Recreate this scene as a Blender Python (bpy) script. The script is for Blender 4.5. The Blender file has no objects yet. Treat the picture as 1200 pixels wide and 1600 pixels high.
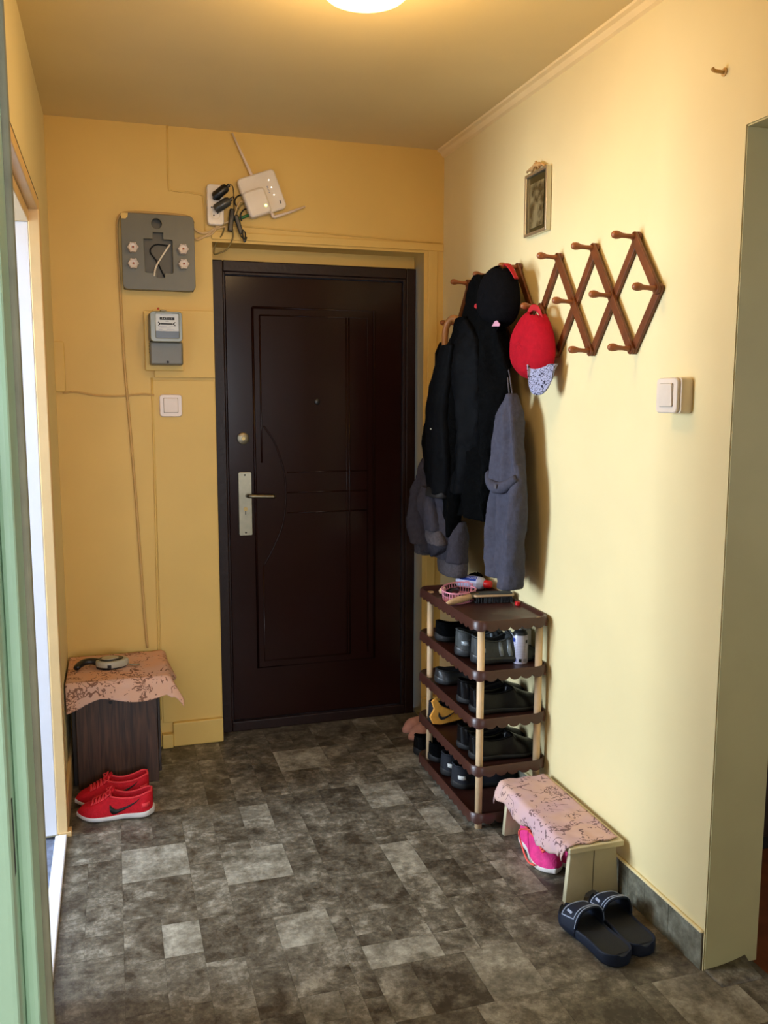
import bpy, bmesh, math, random
from mathutils import Vector, Matrix, Euler, noise
random.seed(7)
C = bpy.context.scene.collection
SC = bpy.context.scene
PI = math.pi

# ------------------------------------------------------------------ camera, world, lights, exposure
def set_camera():
    cam = bpy.data.cameras.new('camera'); co = bpy.data.objects.new('camera', cam); C.objects.link(co)
    yaw, pitch, roll = .298693, .128133, .0015058
    cy, sy, cp, sp = math.cos(yaw), math.sin(yaw), math.cos(pitch), math.sin(pitch)
    f = Vector((sy*cp, cy*cp, -sp)); r = Vector((cy, -sy, 0)); u = r.cross(f)
    cr, sr = math.cos(roll), math.sin(roll)
    r2 = r*cr + u*sr; u2 = -r*sr + u*cr
    m = Matrix((r2, u2, -f)).transposed().to_4x4()
    m.translation = Vector((-1.42049, -3.73217, 1.47845))
    co.matrix_world = m
    cam.sensor_fit = 'VERTICAL'; cam.sensor_height = 32; cam.sensor_width = 24
    cam.lens = 1377.59/1600*32
    cam.clip_start = .02
    SC.camera = co
set_camera()
SC.view_settings.view_transform = 'Standard'; SC.view_settings.look = 'None'
SC.view_settings.exposure = -0.07; SC.view_settings.gamma = 1.0; SC.view_settings.use_curve_mapping = False
w = bpy.data.worlds.new('world'); SC.world = w; w.use_nodes = True
w.node_tree.nodes['Background'].inputs[0].default_value = (.62, .78, 1, 1)
w.node_tree.nodes['Background'].inputs[1].default_value = 1.2

def area(name, loc, rot, sx, sy, power, col):
    l = bpy.data.lights.new(name, 'AREA'); l.shape = 'RECTANGLE'; l.size = sx; l.size_y = sy
    l.energy = power; l.color = col
    o = bpy.data.objects.new(name, l); C.objects.link(o); o.location = loc; o.rotation_euler = rot
    return o
# daylight entering the window of the room on the left (window at x=-4.3) and the window of the room behind the camera
area('daylight_left_window', (-4.45, -1.02, 1.5), (0, -PI/2, 0), 1.4, .95, 235, (.72, .85, 1))
area('daylight_rear_window', (-1.1, -6.75, 1.5), (PI/2, 0, 0), 1.3, 1.4, 120, (.85, .92, 1))
area('fill_right_jamb', (1.3, -4.62, 1.5), (PI/2, 0, 0), 1.2, 1.3, 20, (.88, .94, 1))  # added fill with no known source, brightens the right jamb
LAMP_POWER = 12.0

# ------------------------------------------------------------------ materials
def lin(c):
    return tuple((x/12.92 if x <= .04045 else ((x+.055)/1.055)**2.4) for x in [v/255 for v in c])
def node_mat(name):
    m = bpy.data.materials.new(name); m.use_nodes = True
    return m, m.node_tree, m.node_tree.nodes['Principled BSDF']
def mat(name, rgb, rough=.5, metal=0., var=.0, scale=20., bump=0., bscale=80., spec=.5, emis=None, coat=0., alpha=None, trans=0.):
    """plain paint / plastic / cloth with a little procedural variation"""
    m, t, b = node_mat(name)
    col = (*lin(rgb), 1)
    b.inputs['Roughness'].default_value = rough; b.inputs['Metallic'].default_value = metal
    b.inputs['Specular IOR Level'].default_value = spec
    b.inputs['Coat Weight'].default_value = coat
    if trans: b.inputs['Transmission Weight'].default_value = trans
    tc = t.nodes.new('ShaderNodeTexCoord')
    n = t.nodes.new('ShaderNodeTexNoise'); n.inputs['Scale'].default_value = scale; n.inputs['Detail'].default_value = 4
    t.links.new(tc.outputs['Object'], n.inputs['Vector'])
    r = t.nodes.new('ShaderNodeValToRGB')
    v = max(var, .04)
    r.color_ramp.elements[0].position = .3; r.color_ramp.elements[1].position = .7
    r.color_ramp.elements[0].color = (*[c*(1-v) for c in col[:3]], 1)
    r.color_ramp.elements[1].color = (*[min(1, c*(1+v)) for c in col[:3]], 1)
    t.links.new(n.outputs['Fac'], r.inputs['Fac']); t.links.new(r.outputs['Color'], b.inputs['Base Color'])
    if bump:
        n2 = t.nodes.new('ShaderNodeTexNoise'); n2.inputs['Scale'].default_value = bscale; n2.inputs['Detail'].default_value = 5
        t.links.new(tc.outputs['Object'], n2.inputs['Vector'])
        bp = t.nodes.new('ShaderNodeBump'); bp.inputs['Strength'].default_value = bump; bp.inputs['Distance'].default_value = .01
        t.links.new(n2.outputs['Fac'], bp.inputs['Height']); t.links.new(bp.outputs['Normal'], b.inputs['Normal'])
    if emis:
        b.inputs['Emission Color'].default_value = (*lin(emis[0]), 1); b.inputs['Emission Strength'].default_value = emis[1]
    return m

M = {}
M['wall'] = mat('yellow_wall_paint', (232, 216, 164), .62, var=.035, scale=2.2, bump=.12, bscale=9)
M['wall_back'] = mat('yellow_back_wall_paint', (222, 184, 100), .55, var=.05, scale=2.5, bump=.15, bscale=8)
M['ceiling'] = mat('ceiling_paint', (228, 208, 154), .8, var=.03, scale=2, bump=.08, bscale=12)
M['cornice'] = mat('cornice_paint', (244, 222, 170), .55, var=.04, scale=8, bump=.1, bscale=20)
M['jamb_olive'] = mat('olive_jamb_paint', (198, 190, 140), .5, var=.06, scale=5, bump=.1, bscale=15)
M['green'] = mat('pale_green_gloss_paint', (168, 196, 160), .35, var=.08, scale=4, bump=.12, bscale=20)
M['green_edge'] = mat('worn_shaded_green_edge', (120, 112, 84), .6, var=.2, scale=20)  # jagged-paint edge; the shade on it is put into the brown-grey colour
M['white_gloss'] = mat('white_gloss_paint', (232, 230, 232), .3, var=.02, scale=6, bump=.05, bscale=30)
M['beige_gloss'] = mat('beige_gloss_paint', (222, 186, 128), .35, var=.05, scale=8, bump=.08, bscale=25)
M['white_room'] = mat('white_room_paint', (225, 228, 232), .7)
M['blue_floor'] = mat('blue_grey_floor', (104, 112, 132), .3, var=.4, scale=30)
M['door'] = mat('dark_maroon_gloss_steel', (34, 14, 10), .2, var=.12, scale=3, spec=.22, bump=.02, bscale=6)
M['door_frame'] = mat('dark_brown_frame_paint', (36, 19, 14), .42, spec=.25, var=.15, scale=14, bump=.15, bscale=40)
M['steel'] = mat('satin_nickel', (140, 132, 112), .38, 1., var=.1, scale=30)
M['brass'] = mat('dull_brass', (150, 125, 80), .35, 1.)
M['dark'] = mat('black_void', (10, 9, 8), .8)
M['brown_plastic'] = mat('brown_plastic', (66, 36, 28), .36, var=.12, scale=12, bump=.03, bscale=60)
M['dowel'] = mat('pale_dowel_wood', (222, 190, 148), .5, var=.08, scale=25)
M['rackwood'] = mat('reddish_brown_wood', (106, 56, 24), .42, var=.25, scale=22, bump=.05)
M['pegwood'] = mat('light_brown_peg_wood', (146, 86, 46), .4, var=.18, scale=30)
M['canewood'] = mat('cane_wood', (168, 116, 66), .35, var=.15, scale=30)
M['black_cloth'] = mat('black_cloth', (9, 10, 11), .9, var=.25, scale=60, bump=.3, bscale=120, spec=.03)
M['black_nylon'] = mat('black_nylon', (9, 11, 14), .7, var=.25, scale=30, bump=.25, bscale=60, spec=.07)
M['grey_cloth'] = mat('slate_grey_jersey', (70, 70, 82), .95, var=.12, scale=70, bump=.25, bscale=160, spec=.1)
M['grey_rib'] = mat('grey_ribbing', (84, 80, 84), .95, var=.2, scale=120, bump=.3, bscale=200, spec=.1)
M['grey_hood'] = mat('dark_grey_sweat_cloth', (62, 60, 68), .95, var=.15, scale=60, bump=.3, bscale=120, spec=.1)
M['red_cloth'] = mat('red_cotton', (168, 8, 30), .85, var=.1, scale=60, bump=.25, bscale=150, spec=.2)
M['red_strap'] = mat('red_strap_cloth', (176, 18, 28), .8)
M['white_label'] = mat('white_cloth_label', (215, 210, 205), .8)
M['black_cap'] = mat('black_cap_cotton', (14, 14, 16), .9, var=.2, scale=60, bump=.2, bscale=150, spec=.03)
M['grey_metal'] = mat('grey_painted_metal', (98, 93, 74), .42, var=.07, scale=10, bump=.03)
M['grey_metal_in'] = mat('dull_grey_inner_metal', (84, 76, 58), .5, var=.15, scale=20)
M['porcelain'] = mat('white_porcelain', (214, 196, 180), .25)
M['copper'] = mat('copper_contact', (120, 50, 20), .35, .8)
M['meter_body'] = mat('grey_bakelite', (106, 101, 86), .4, var=.06, scale=12)
M['meter_rim'] = mat('olive_grey_cover_rim', (120, 118, 90), .25)
M['meter_dial'] = mat('white_dial_plate', (205, 205, 200), .4)
M['meter_dark'] = mat('dark_glass_window', (60, 60, 58), .12)
M['black_plastic'] = mat('black_plastic', (18, 18, 20), .35)
M['ink'] = mat('black_ink', (22, 20, 18), .6)
M['white_plastic'] = mat('white_plastic', (232, 220, 205), .32)
M['offwhite_plastic'] = mat('ivory_plastic', (228, 214, 190), .35)
M['switch_pink'] = mat('warm_white_plastic', (226, 205, 186), .32)
M['cable_yellow'] = mat('painted_cable', (200, 160, 96), .6)
M['cable_cream'] = mat('cream_cable', (214, 180, 128), .5)
M['cable_olive'] = mat('olive_cable', (128, 110, 60), .5)
M['green_plug'] = mat('green_cable', (40, 110, 60), .4)
M['led'] = mat('lit_led', (255, 255, 240), .4, emis=((255, 255, 235), 6))
M['led_green'] = mat('lit_green_led', (220, 255, 120), .4, emis=((225, 255, 120), 5))
M['lamp_glass'] = mat('opal_lamp_glass', (255, 240, 215), .3, emis=((255, 190, 112), 5.0))
M['silver_frame'] = mat('silver_frame', (200, 195, 180), .3, .9)
M['straw'] = mat('straw_figure', (205, 160, 100), .8, var=.2, scale=80)
M['leather'] = mat('black_leather', (8, 8, 11), .3, var=.2, scale=30, bump=.08, bscale=60, spec=.2)
M['matte_black'] = mat('matte_black_leather', (9, 9, 10), .6, spec=.1, var=.2, scale=40, bump=.15, bscale=80)
M['rubber'] = mat('black_rubber', (16, 16, 17), .65)
M['clog'] = mat('dark_grey_rubber', (48, 50, 52), .4, var=.15, scale=30)
M['red_mesh'] = mat('red_mesh_fabric', (196, 16, 32), .75, var=.12, scale=80, bump=.3, bscale=220, spec=.3)
M['red_in'] = mat('dark_red_lining', (120, 14, 22), .9)
M['coral'] = mat('coral_lace', (232, 56, 62), .7)
M['white_sole'] = mat('white_foam_sole', (222, 214, 208), .6)
M['pink_mesh'] = mat('hot_pink_mesh', (232, 60, 136), .7, var=.14, scale=40, bump=.3, bscale=200, spec=.3)
M['pink_in'] = mat('pink_lining', (160, 24, 70), .9)
M['orange_pink'] = mat('salmon_lace', (244, 96, 84), .7)
M['yellow_shoe'] = mat('golden_yellow_mesh', (232, 164, 64), .7, var=.1, scale=60)
M['navy_shoe'] = mat('blue_black_mesh', (13, 17, 28), .8)
M['grey_shoe'] = mat('dark_grey_mesh', (56, 60, 60), .6, var=.2, scale=60, bump=.2, bscale=150)
M['silver_mesh'] = mat('silver_reflective', (160, 168, 172), .35, .3)
M['white_mark'] = mat('white_shoe_mark', (205, 205, 200), .6)
M['slide_blue'] = mat('navy_eva_foam', (22, 31, 48), .55, var=.1, scale=30, spec=.35)
M['slide_bed'] = mat('charcoal_footbed', (22, 24, 28), .7, bump=.1, bscale=200)
M['piping'] = mat('pale_grey_piping', (160, 172, 196), .5)
M['slipper_pink'] = mat('dusty_pink_felt', (206, 150, 132), .8, var=.1, scale=40)
M['basket_pink'] = mat('pink_basket_plastic', (226, 148, 168), .4)
M['beige'] = mat('beige_bits', (222, 184, 140), .6)
M['clear_plastic'] = mat('frosted_clear_plastic', (176, 176, 190), .25, var=.05)
M['label_blue'] = mat('blue_label', (28, 60, 150), .4)
M['label_lilac'] = mat('pale_lilac_label', (196, 196, 230), .4)
M['red_plastic'] = mat('red_plastic', (206, 22, 24), .35)
M['can_white'] = mat('white_spray_can', (205, 202, 222), .35, .1)
M['can_grey'] = mat('grey_can_top', (70, 72, 74), .35, .4)
M['print_grey'] = mat('fine_grey_print', (150, 150, 172), .5)
M['brush_wood'] = mat('brush_wood', (200, 166, 126), .45, var=.12, scale=40)
M['brush_top'] = mat('grey_felt_top', (64, 68, 68), .9)
M['bench_paint'] = mat('chalky_cream_bench_paint', (208, 196, 160), .6, var=.06, scale=12, bump=.08, bscale=30)
M['box_wood'] = None
M['leash_grey'] = mat('light_grey_plastic', (176, 170, 150), .4)
M['cabinet_brown'] = mat('dark_cabinet_brown', (44, 30, 22), .5, var=.2, scale=8)
M['parquet'] = mat('red_brown_parquet', (120, 66, 36), .35, var=.3, scale=14)
M['socket_hole'] = mat('dark_hole', (8, 8, 8), .9)
M['label_pink'] = mat('pink_printed_tag', (206, 150, 170), .6)

def wood_mat(name, a, b_, scale=(6, 6, 1.2)):
    m, t, b = node_mat(name)
    tc = t.nodes.new('ShaderNodeTexCoord'); mp = t.nodes.new('ShaderNodeMapping'); mp.inputs['Scale'].default_value = scale
    n = t.nodes.new('ShaderNodeTexNoise'); n.inputs['Scale'].default_value = 6; n.inputs['Detail'].default_value = 6; n.inputs['Distortion'].default_value = .8
    wv = t.nodes.new('ShaderNodeTexWave'); wv.inputs['Scale'].default_value = 3.2; wv.inputs['Distortion'].default_value = 5; wv.inputs['Detail'].default_value = 3
    mx = t.nodes.new('ShaderNodeMath'); mx.operation = 'MULTIPLY'
    r = t.nodes.new('ShaderNodeValToRGB'); r.color_ramp.elements[0].color = (*lin(a), 1); r.color_ramp.elements[1].color = (*lin(b_), 1)
    r.color_ramp.elements[0].position = .35; r.color_ramp.elements[1].position = .68
    t.links.new(tc.outputs['Object'], mp.inputs['Vector']); t.links.new(mp.outputs['Vector'], n.inputs['Vector']); t.links.new(mp.outputs['Vector'], wv.inputs['Vector'])
    t.links.new(n.outputs['Fac'], mx.inputs[0]); t.links.new(wv.outputs['Fac'], mx.inputs[1]); t.links.new(n.outputs['Fac'], r.inputs['Fac'])
    t.links.new(r.outputs['Color'], b.inputs['Base Color']); b.inputs['Roughness'].default_value = .45
    return m
M['box_wood'] = wood_mat('dark_oak_laminate', (44, 27, 18), (86, 56, 38), (16, 16, .9))

def floor_mat(name, dark, mid, light, shift):
    """printed stone vinyl: mottled patches, slightly glossy"""
    m, t, b = node_mat(name)
    g = t.nodes.new('ShaderNodeNewGeometry'); oi = t.nodes.new('ShaderNodeObjectInfo')
    ad = t.nodes.new('ShaderNodeVectorMath'); ad.operation = 'MULTIPLY_ADD'
    cb = t.nodes.new('ShaderNodeCombineXYZ'); cb.inputs[0].default_value = 3.1; cb.inputs[1].default_value = 1.7; cb.inputs[2].default_value = 5.3
    t.links.new(oi.outputs['Random'], ad.inputs[0]); t.links.new(cb.outputs[0], ad.inputs[1]); t.links.new(g.outputs['Position'], ad.inputs[2])
    n = t.nodes.new('ShaderNodeTexNoise'); n.inputs['Scale'].default_value = 11; n.inputs['Detail'].default_value = 12; n.inputs['Roughness'].default_value = .78; n.inputs['Distortion'].default_value = .15
    t.links.new(ad.outputs[0], n.inputs['Vector'])
    s = t.nodes.new('ShaderNodeMath'); s.operation = 'ADD'; s.inputs[1].default_value = shift
    rr = t.nodes.new('ShaderNodeMath'); rr.operation = 'MULTIPLY_ADD'; rr.inputs[1].default_value = .06
    t.links.new(oi.outputs['Random'], rr.inputs[0]); t.links.new(n.outputs['Fac'], rr.inputs[2]); t.links.new(rr.outputs[0], s.inputs[0])
    r = t.nodes.new('ShaderNodeValToRGB'); e = r.color_ramp.elements
    e[0].position = .41; e[0].color = (*lin(dark), 1); e[1].position = .70; e[1].color = (*lin(light), 1)
    k = e.new(.54); k.color = (*lin(mid), 1)
    t.links.new(s.outputs[0], r.inputs['Fac'])
    n2 = t.nodes.new('ShaderNodeTexNoise'); n2.inputs['Scale'].default_value = 60; n2.inputs['Detail'].default_value = 6
    t.links.new(ad.outputs[0], n2.inputs['Vector'])
    mx = t.nodes.new('ShaderNodeMix'); mx.data_type = 'RGBA'; mx.blend_type = 'OVERLAY'; mx.inputs[0].default_value = .5
    t.links.new(r.outputs['Color'], mx.inputs[6]); t.links.new(n2.outputs['Fac'], mx.inputs[7])
    t.links.new(mx.outputs[2], b.inputs['Base Color'])
    b.inputs['Roughness'].default_value = .42; b.inputs['Specular IOR Level'].default_value = .4
    bp = t.nodes.new('ShaderNodeBump'); bp.inputs['Strength'].default_value = .12; bp.inputs['Distance'].default_value = .004
    t.links.new(n2.outputs['Fac'], bp.inputs['Height']); t.links.new(bp.outputs['Normal'], b.inputs['Normal'])
    return m
FD, FM_, FL = (64, 56, 45), (107, 100, 86), (170, 164, 147)
M['tile_dark'] = floor_mat('stone_vinyl_dark', FD, FM_, FL, -.035)
M['tile_mid'] = floor_mat('stone_vinyl_mid', FD, FM_, FL, -.01)
M['tile_light'] = floor_mat('stone_vinyl_light', (86, 80, 67), (128, 122, 107), (174, 169, 153), .03)
M['grout'] = mat('vinyl_joint', (78, 69, 56), .6)
M['skirt_tile'] = floor_mat('stone_vinyl_skirting', (78, 74, 60), (118, 116, 100), (150, 150, 134), 0)

def print_mat(name, base, base2, ink):
    """cloth with a dark floral print: rings, sprigs and dotted blossoms"""
    m, t, b = node_mat(name)
    tc = t.nodes.new('ShaderNodeTexCoord')
    nz = t.nodes.new('ShaderNodeTexNoise'); nz.inputs['Scale'].default_value = 9; nz.inputs['Detail'].default_value = 2
    t.links.new(tc.outputs['Object'], nz.inputs['Vector'])
    mixv = t.nodes.new('ShaderNodeMix'); mixv.data_type = 'VECTOR'; mixv.inputs[0].default_value = .12
    t.links.new(tc.outputs['Object'], mixv.inputs[4]); t.links.new(nz.outputs['Color'], mixv.inputs[5])
    # curling stems = thin iso-bands of a low-frequency noise
    def band(scale, pos, wd, seed):
        mp = t.nodes.new('ShaderNodeMapping'); mp.inputs['Location'].default_value = (seed, seed*.7, seed*.3)
        t.links.new(mixv.outputs[1], mp.inputs['Vector'])
        n = t.nodes.new('ShaderNodeTexNoise'); n.inputs['Scale'].default_value = scale; n.inputs['Detail'].default_value = 1.5
        t.links.new(mp.outputs['Vector'], n.inputs['Vector'])
        a = t.nodes.new('ShaderNodeMath'); a.operation = 'SUBTRACT'; a.inputs[1].default_value = pos; t.links.new(n.outputs['Fac'], a.inputs[0])
        ab = t.nodes.new('ShaderNodeMath'); ab.operation = 'ABSOLUTE'; t.links.new(a.outputs[0], ab.inputs[0])
        c = t.nodes.new('ShaderNodeMath'); c.operation = 'LESS_THAN'; c.inputs[1].default_value = wd; t.links.new(ab.outputs[0], c.inputs[0])
        return c
    def patch(scale, thr, seed):
        mp = t.nodes.new('ShaderNodeMapping'); mp.inputs['Location'].default_value = (seed, seed, seed)
        t.links.new(tc.outputs['Object'], mp.inputs['Vector'])
        n = t.nodes.new('ShaderNodeTexNoise'); n.inputs['Scale'].default_value = scale; n.inputs['Detail'].default_value = 1
        t.links.new(mp.outputs['Vector'], n.inputs['Vector'])
        c = t.nodes.new('ShaderNodeMath'); c.operation = 'GREATER_THAN'; c.inputs[1].default_value = thr; t.links.new(n.outputs['Fac'], c.inputs[0])
        return c
    def mul(a, c):
        x = t.nodes.new('ShaderNodeMath'); x.operation = 'MULTIPLY'; t.links.new(a.outputs[0], x.inputs[0]); t.links.new(c.outputs[0], x.inputs[1]); return x
    def mxm(a, c):
        x = t.nodes.new('ShaderNodeMath'); x.operation = 'MAXIMUM'; t.links.new(a.outputs[0], x.inputs[0]); t.links.new(c.outputs[0], x.inputs[1]); return x
    stems = mul(band(16, .5, .012, 1.3), patch(14, .5, 4.1))
    flowers = mul(band(75, .5, .05, 2.7), patch(13, .585, 9.3))
    leaves = mul(patch(95, .63, 5.5), patch(17, .55, 2.2))
    ink_f = mxm(mxm(stems, flowers), leaves)
    sc = t.nodes.new('ShaderNodeMath'); sc.operation = 'MULTIPLY'; sc.inputs[1].default_value = .8; t.links.new(ink_f.outputs[0], sc.inputs[0])
    r = t.nodes.new('ShaderNodeValToRGB'); r.color_ramp.elements[0].color = (*lin(base), 1); r.color_ramp.elements[1].color = (*lin(base2), 1)
    r.color_ramp.elements[0].position = .4; r.color_ramp.elements[1].position = .62
    t.links.new(nz.outputs['Fac'], r.inputs['Fac'])
    mx = t.nodes.new('ShaderNodeMix'); mx.data_type = 'RGBA'; mx.inputs[7].default_value = (*lin(ink), 1)
    t.links.new(sc.outputs[0], mx.inputs[0]); t.links.new(r.outputs['Color'], mx.inputs[6])
    t.links.new(mx.outputs[2], b.inputs['Base Color']); b.inputs['Roughness'].default_value = .9; b.inputs['Specular IOR Level'].default_value = .15
    return m
M['bench_cloth'] = print_mat('pink_floral_cloth', (212, 176, 162), (204, 170, 174), (96, 70, 74))
M['stool_cloth'] = print_mat('salmon_floral_cloth', (222, 172, 142), (216, 176, 158), (104, 64, 48))

def visor_mat():
    m, t, b = node_mat('blue_white_patterned_visor')
    tc = t.nodes.new('ShaderNodeTexCoord')
    n = t.nodes.new('ShaderNodeTexNoise'); n.inputs['Scale'].default_value = 120; n.inputs['Detail'].default_value = 0; n.inputs['Distortion'].default_value = .6
    t.links.new(tc.outputs['Object'], n.inputs['Vector'])
    a = t.nodes.new('ShaderNodeMath'); a.operation = 'SUBTRACT'; a.inputs[1].default_value = .5; t.links.new(n.outputs['Fac'], a.inputs[0])
    ab = t.nodes.new('ShaderNodeMath'); ab.operation = 'ABSOLUTE'; t.links.new(a.outputs[0], ab.inputs[0])
    r = t.nodes.new('ShaderNodeValToRGB'); r.color_ramp.interpolation = 'CONSTANT'
    r.color_ramp.elements[0].color = (*lin((26, 26, 50)), 1); r.color_ramp.elements[1].position = .045; r.color_ramp.elements[1].color = (*lin((160, 166, 200)), 1)
    t.links.new(ab.outputs[0], r.inputs['Fac']); t.links.new(r.outputs['Color'], b.inputs['Base Color']); b.inputs['Roughness'].default_value = .8
    return m
M['visor'] = visor_mat()

def picture_mat():
    m, t, b = node_mat('dim_sepia_print')
    tc = t.nodes.new('ShaderNodeTexCoord')
    n = t.nodes.new('ShaderNodeTexNoise'); n.inputs['Scale'].default_value = 28; n.inputs['Detail'].default_value = 3
    t.links.new(tc.outputs['Object'], n.inputs['Vector'])
    r = t.nodes.new('ShaderNodeValToRGB'); r.color_ramp.elements[0].color = (*lin((66, 56, 34)), 1); r.color_ramp.elements[1].color = (*lin((126, 116, 84)), 1)
    r.color_ramp.elements[0].position = .4; r.color_ramp.elements[1].position = .62
    t.links.new(n.outputs['Fac'], r.inputs['Fac']); t.links.new(r.outputs['Color'], b.inputs['Base Color']); b.inputs['Roughness'].default_value = .25
    return m
M['picture'] = picture_mat(); M['mat_dark'] = mat('dark_olive_mount', (50, 46, 26), .25)

# ------------------------------------------------------------------ helpers
def link(name, me, m, parent=None, smooth=False, sub=0, bevel=0.):
    o = bpy.data.objects.new(name, me); C.objects.link(o)
    if m is not None: me.materials.append(M[m] if isinstance(m, str) else m)
    if parent is not None: o.parent = parent
    if smooth:
        me.polygons.foreach_set('use_smooth', [True]*len(me.polygons))
    if bevel:
        b = o.modifiers.new('bevel', 'BEVEL'); b.width = bevel; b.segments = 2; b.limit_method = 'ANGLE'
    if sub:
        s = o.modifiers.new('sub', 'SUBSURF'); s.levels = sub; s.render_levels = sub
    return o
def from_bm(name, bm, m, parent=None, **k):
    bmesh.ops.recalc_face_normals(bm, faces=bm.faces[:])
    me = bpy.data.meshes.new(name); bm.to_mesh(me); bm.free()
    return link(name, me, m, parent, **k)
def from_py(name, v, f, m, parent=None, **k):
    me = bpy.data.meshes.new(name); me.from_pydata([tuple(p) for p in v], [], f); me.update()
    bm = bmesh.new(); bm.from_mesh(me); bmesh.ops.recalc_face_normals(bm, faces=bm.faces[:]); bm.to_mesh(me); bm.free()
    return link(name, me, m, parent, **k)
def bx(bm, x0, x1, y0, y1, z0, z1, mt=None):
    vs = [bm.verts.new(Vector(p)) for p in ((x0,y0,z0),(x1,y0,z0),(x1,y1,z0),(x0,y1,z0),(x0,y0,z1),(x1,y0,z1),(x1,y1,z1),(x0,y1,z1))]
    for f in ((3,2,1,0),(4,5,6,7),(0,1,5,4),(1,2,6,5),(2,3,7,6),(3,0,4,7)): bm.faces.new([vs[i] for i in f])
    if mt is not None: bmesh.ops.transform(bm, matrix=mt, verts=vs)
    return vs
def box(name, dims, m, parent=None, bevel=0., mt=None, **k):
    bm = bmesh.new(); bx(bm, *dims, mt=mt); return from_bm(name, bm, m, parent, bevel=bevel, **k)
def boxes(name, lst, m, parent=None, bevel=0., **k):
    bm = bmesh.new()
    for d in lst: bx(bm, *d)
    return from_bm(name, bm, m, parent, bevel=bevel, **k)
def smooth_path(pts, n=6):
    P = [Vector(p) for p in pts]; out = []
    for i in range(len(P)-1):
        p0 = P[max(i-1, 0)]; p1 = P[i]; p2 = P[i+1]; p3 = P[min(i+2, len(P)-1)]
        for k in range(n):
            t = k/n
            out.append(.5*((2*p1)+(-p0+p2)*t+(2*p0-5*p1+4*p2-p3)*t*t+(-p0+3*p1-3*p2+p3)*t**3))
    out.append(P[-1]); return out
def add_tube(bm, pts, r, n=8, closed=False, flat=None):
    P = [Vector(p) for p in pts]; L = len(P); rings = []
    rr = r if isinstance(r, (list, tuple)) else [r]*L
    up = None
    for i, p in enumerate(P):
        if closed: t = (P[(i+1) % L]-P[i-1])
        else: t = P[min(i+1, L-1)]-P[max(i-1, 0)]
        if t.length < 1e-9: t = Vector((0, 0, 1))
        t.normalize()
        if up is None:
            up = Vector((0, 0, 1)) if abs(t.z) < .9 else Vector((1, 0, 0))
        a = t.cross(up)
        if a.length < 1e-6: a = t.cross(Vector((1, .2, 0)))
        a.normalize(); b = a.cross(t); up = b.copy() if not flat else up
        fa, fb = (1, 1) if not flat else flat
        rings.append([bm.verts.new(p + rr[i]*(math.cos(2*PI*k/n)*a*fa+math.sin(2*PI*k/n)*b*fb)) for k in range(n)])
    for i in range(L if closed else L-1):
        A = rings[i]; B = rings[(i+1) % L]
        for k in range(n): bm.faces.new((A[k], A[(k+1) % n], B[(k+1) % n], B[k]))
    if not closed:
        bm.faces.new(rings[0][::-1]); bm.faces.new(rings[-1])
def tube(name, pts, r, m, parent=None, n=8, sm=True, closed=False, path=0, flat=None):
    if path:
        n0 = len(pts); pts = smooth_path(pts, path)
        if isinstance(r, (list, tuple)):
            L = len(pts); r = [r[min(int(i*(n0-1)/(L-1)), n0-2)]*(1-(i*(n0-1)/(L-1)-min(int(i*(n0-1)/(L-1)), n0-2)))+r[min(int(i*(n0-1)/(L-1)), n0-2)+1]*(i*(n0-1)/(L-1)-min(int(i*(n0-1)/(L-1)), n0-2)) for i in range(L)]
    bm = bmesh.new(); add_tube(bm, pts, r, n, closed, flat); return from_bm(name, bm, m, parent, smooth=sm)
def frame(origin, zdir, xdir=None):
    z = Vector(zdir).normalized()
    x = Vector(xdir) if xdir is not None else (Vector((1, 0, 0)) if abs(z.x) < .9 else Vector((0, 1, 0)))
    x = (x - z*x.dot(z)).normalized(); y = z.cross(x)
    m = Matrix((x, y, z)).transposed().to_4x4(); m.translation = Vector(origin); return m
def add_lathe(bm, prof, mt, n=20):
    rings = []
    for r, z in prof:
        if r < 1e-6: rings.append([bm.verts.new(mt @ Vector((0, 0, z)))])
        else: rings.append([bm.verts.new(mt @ Vector((r*math.cos(2*PI*k/n), r*math.sin(2*PI*k/n), z))) for k in range(n)])
    for A, B in zip(rings, rings[1:]):
        if len(A) == 1 and len(B) == 1: continue
        for k in range(n):
            if len(A) == 1: bm.faces.new((A[0], B[k], B[(k+1) % n]))
            elif len(B) == 1: bm.faces.new((A[k], A[(k+1) % n], B[0]))
            else: bm.faces.new((A[k], A[(k+1) % n], B[(k+1) % n], B[k]))
def lathe(name, prof, mt, m, parent=None, n=20, sm=True):
    bm = bmesh.new(); add_lathe(bm, prof, mt, n); o = from_bm(name, bm, m, parent, smooth=sm)
    if sm:
        e = o.modifiers.new('edge', 'EDGE_SPLIT'); e.split_angle = math.radians(40)
    return o
def ext(name, loops, depth, mt, m, parent=None, bevel=0., smooth=False):
    """2D loops (first outer, others holes) extruded by +-depth/2 along local z, placed by matrix"""
    cu = bpy.data.curves.new(name, 'CURVE'); cu.dimensions = '2D'; cu.fill_mode = 'BOTH'
    cu.extrude = max(depth/2-bevel, 0); cu.bevel_depth = bevel; cu.bevel_resolution = 1
    for lp in loops:
        s = cu.splines.new('POLY'); s.points.add(len(lp)-1)
        for p, q in zip(s.points, lp): p.co = (q[0], q[1], 0, 1)
        s.use_cyclic_u = True
    tmp = bpy.data.objects.new('tmp', cu)
    me = bpy.data.meshes.new_from_object(tmp)
    bpy.data.objects.remove(tmp); bpy.data.curves.remove(cu)
    me.transform(mt); me.name = name; me.materials.clear()
    return link(name, me, m, parent, smooth=smooth)
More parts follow.
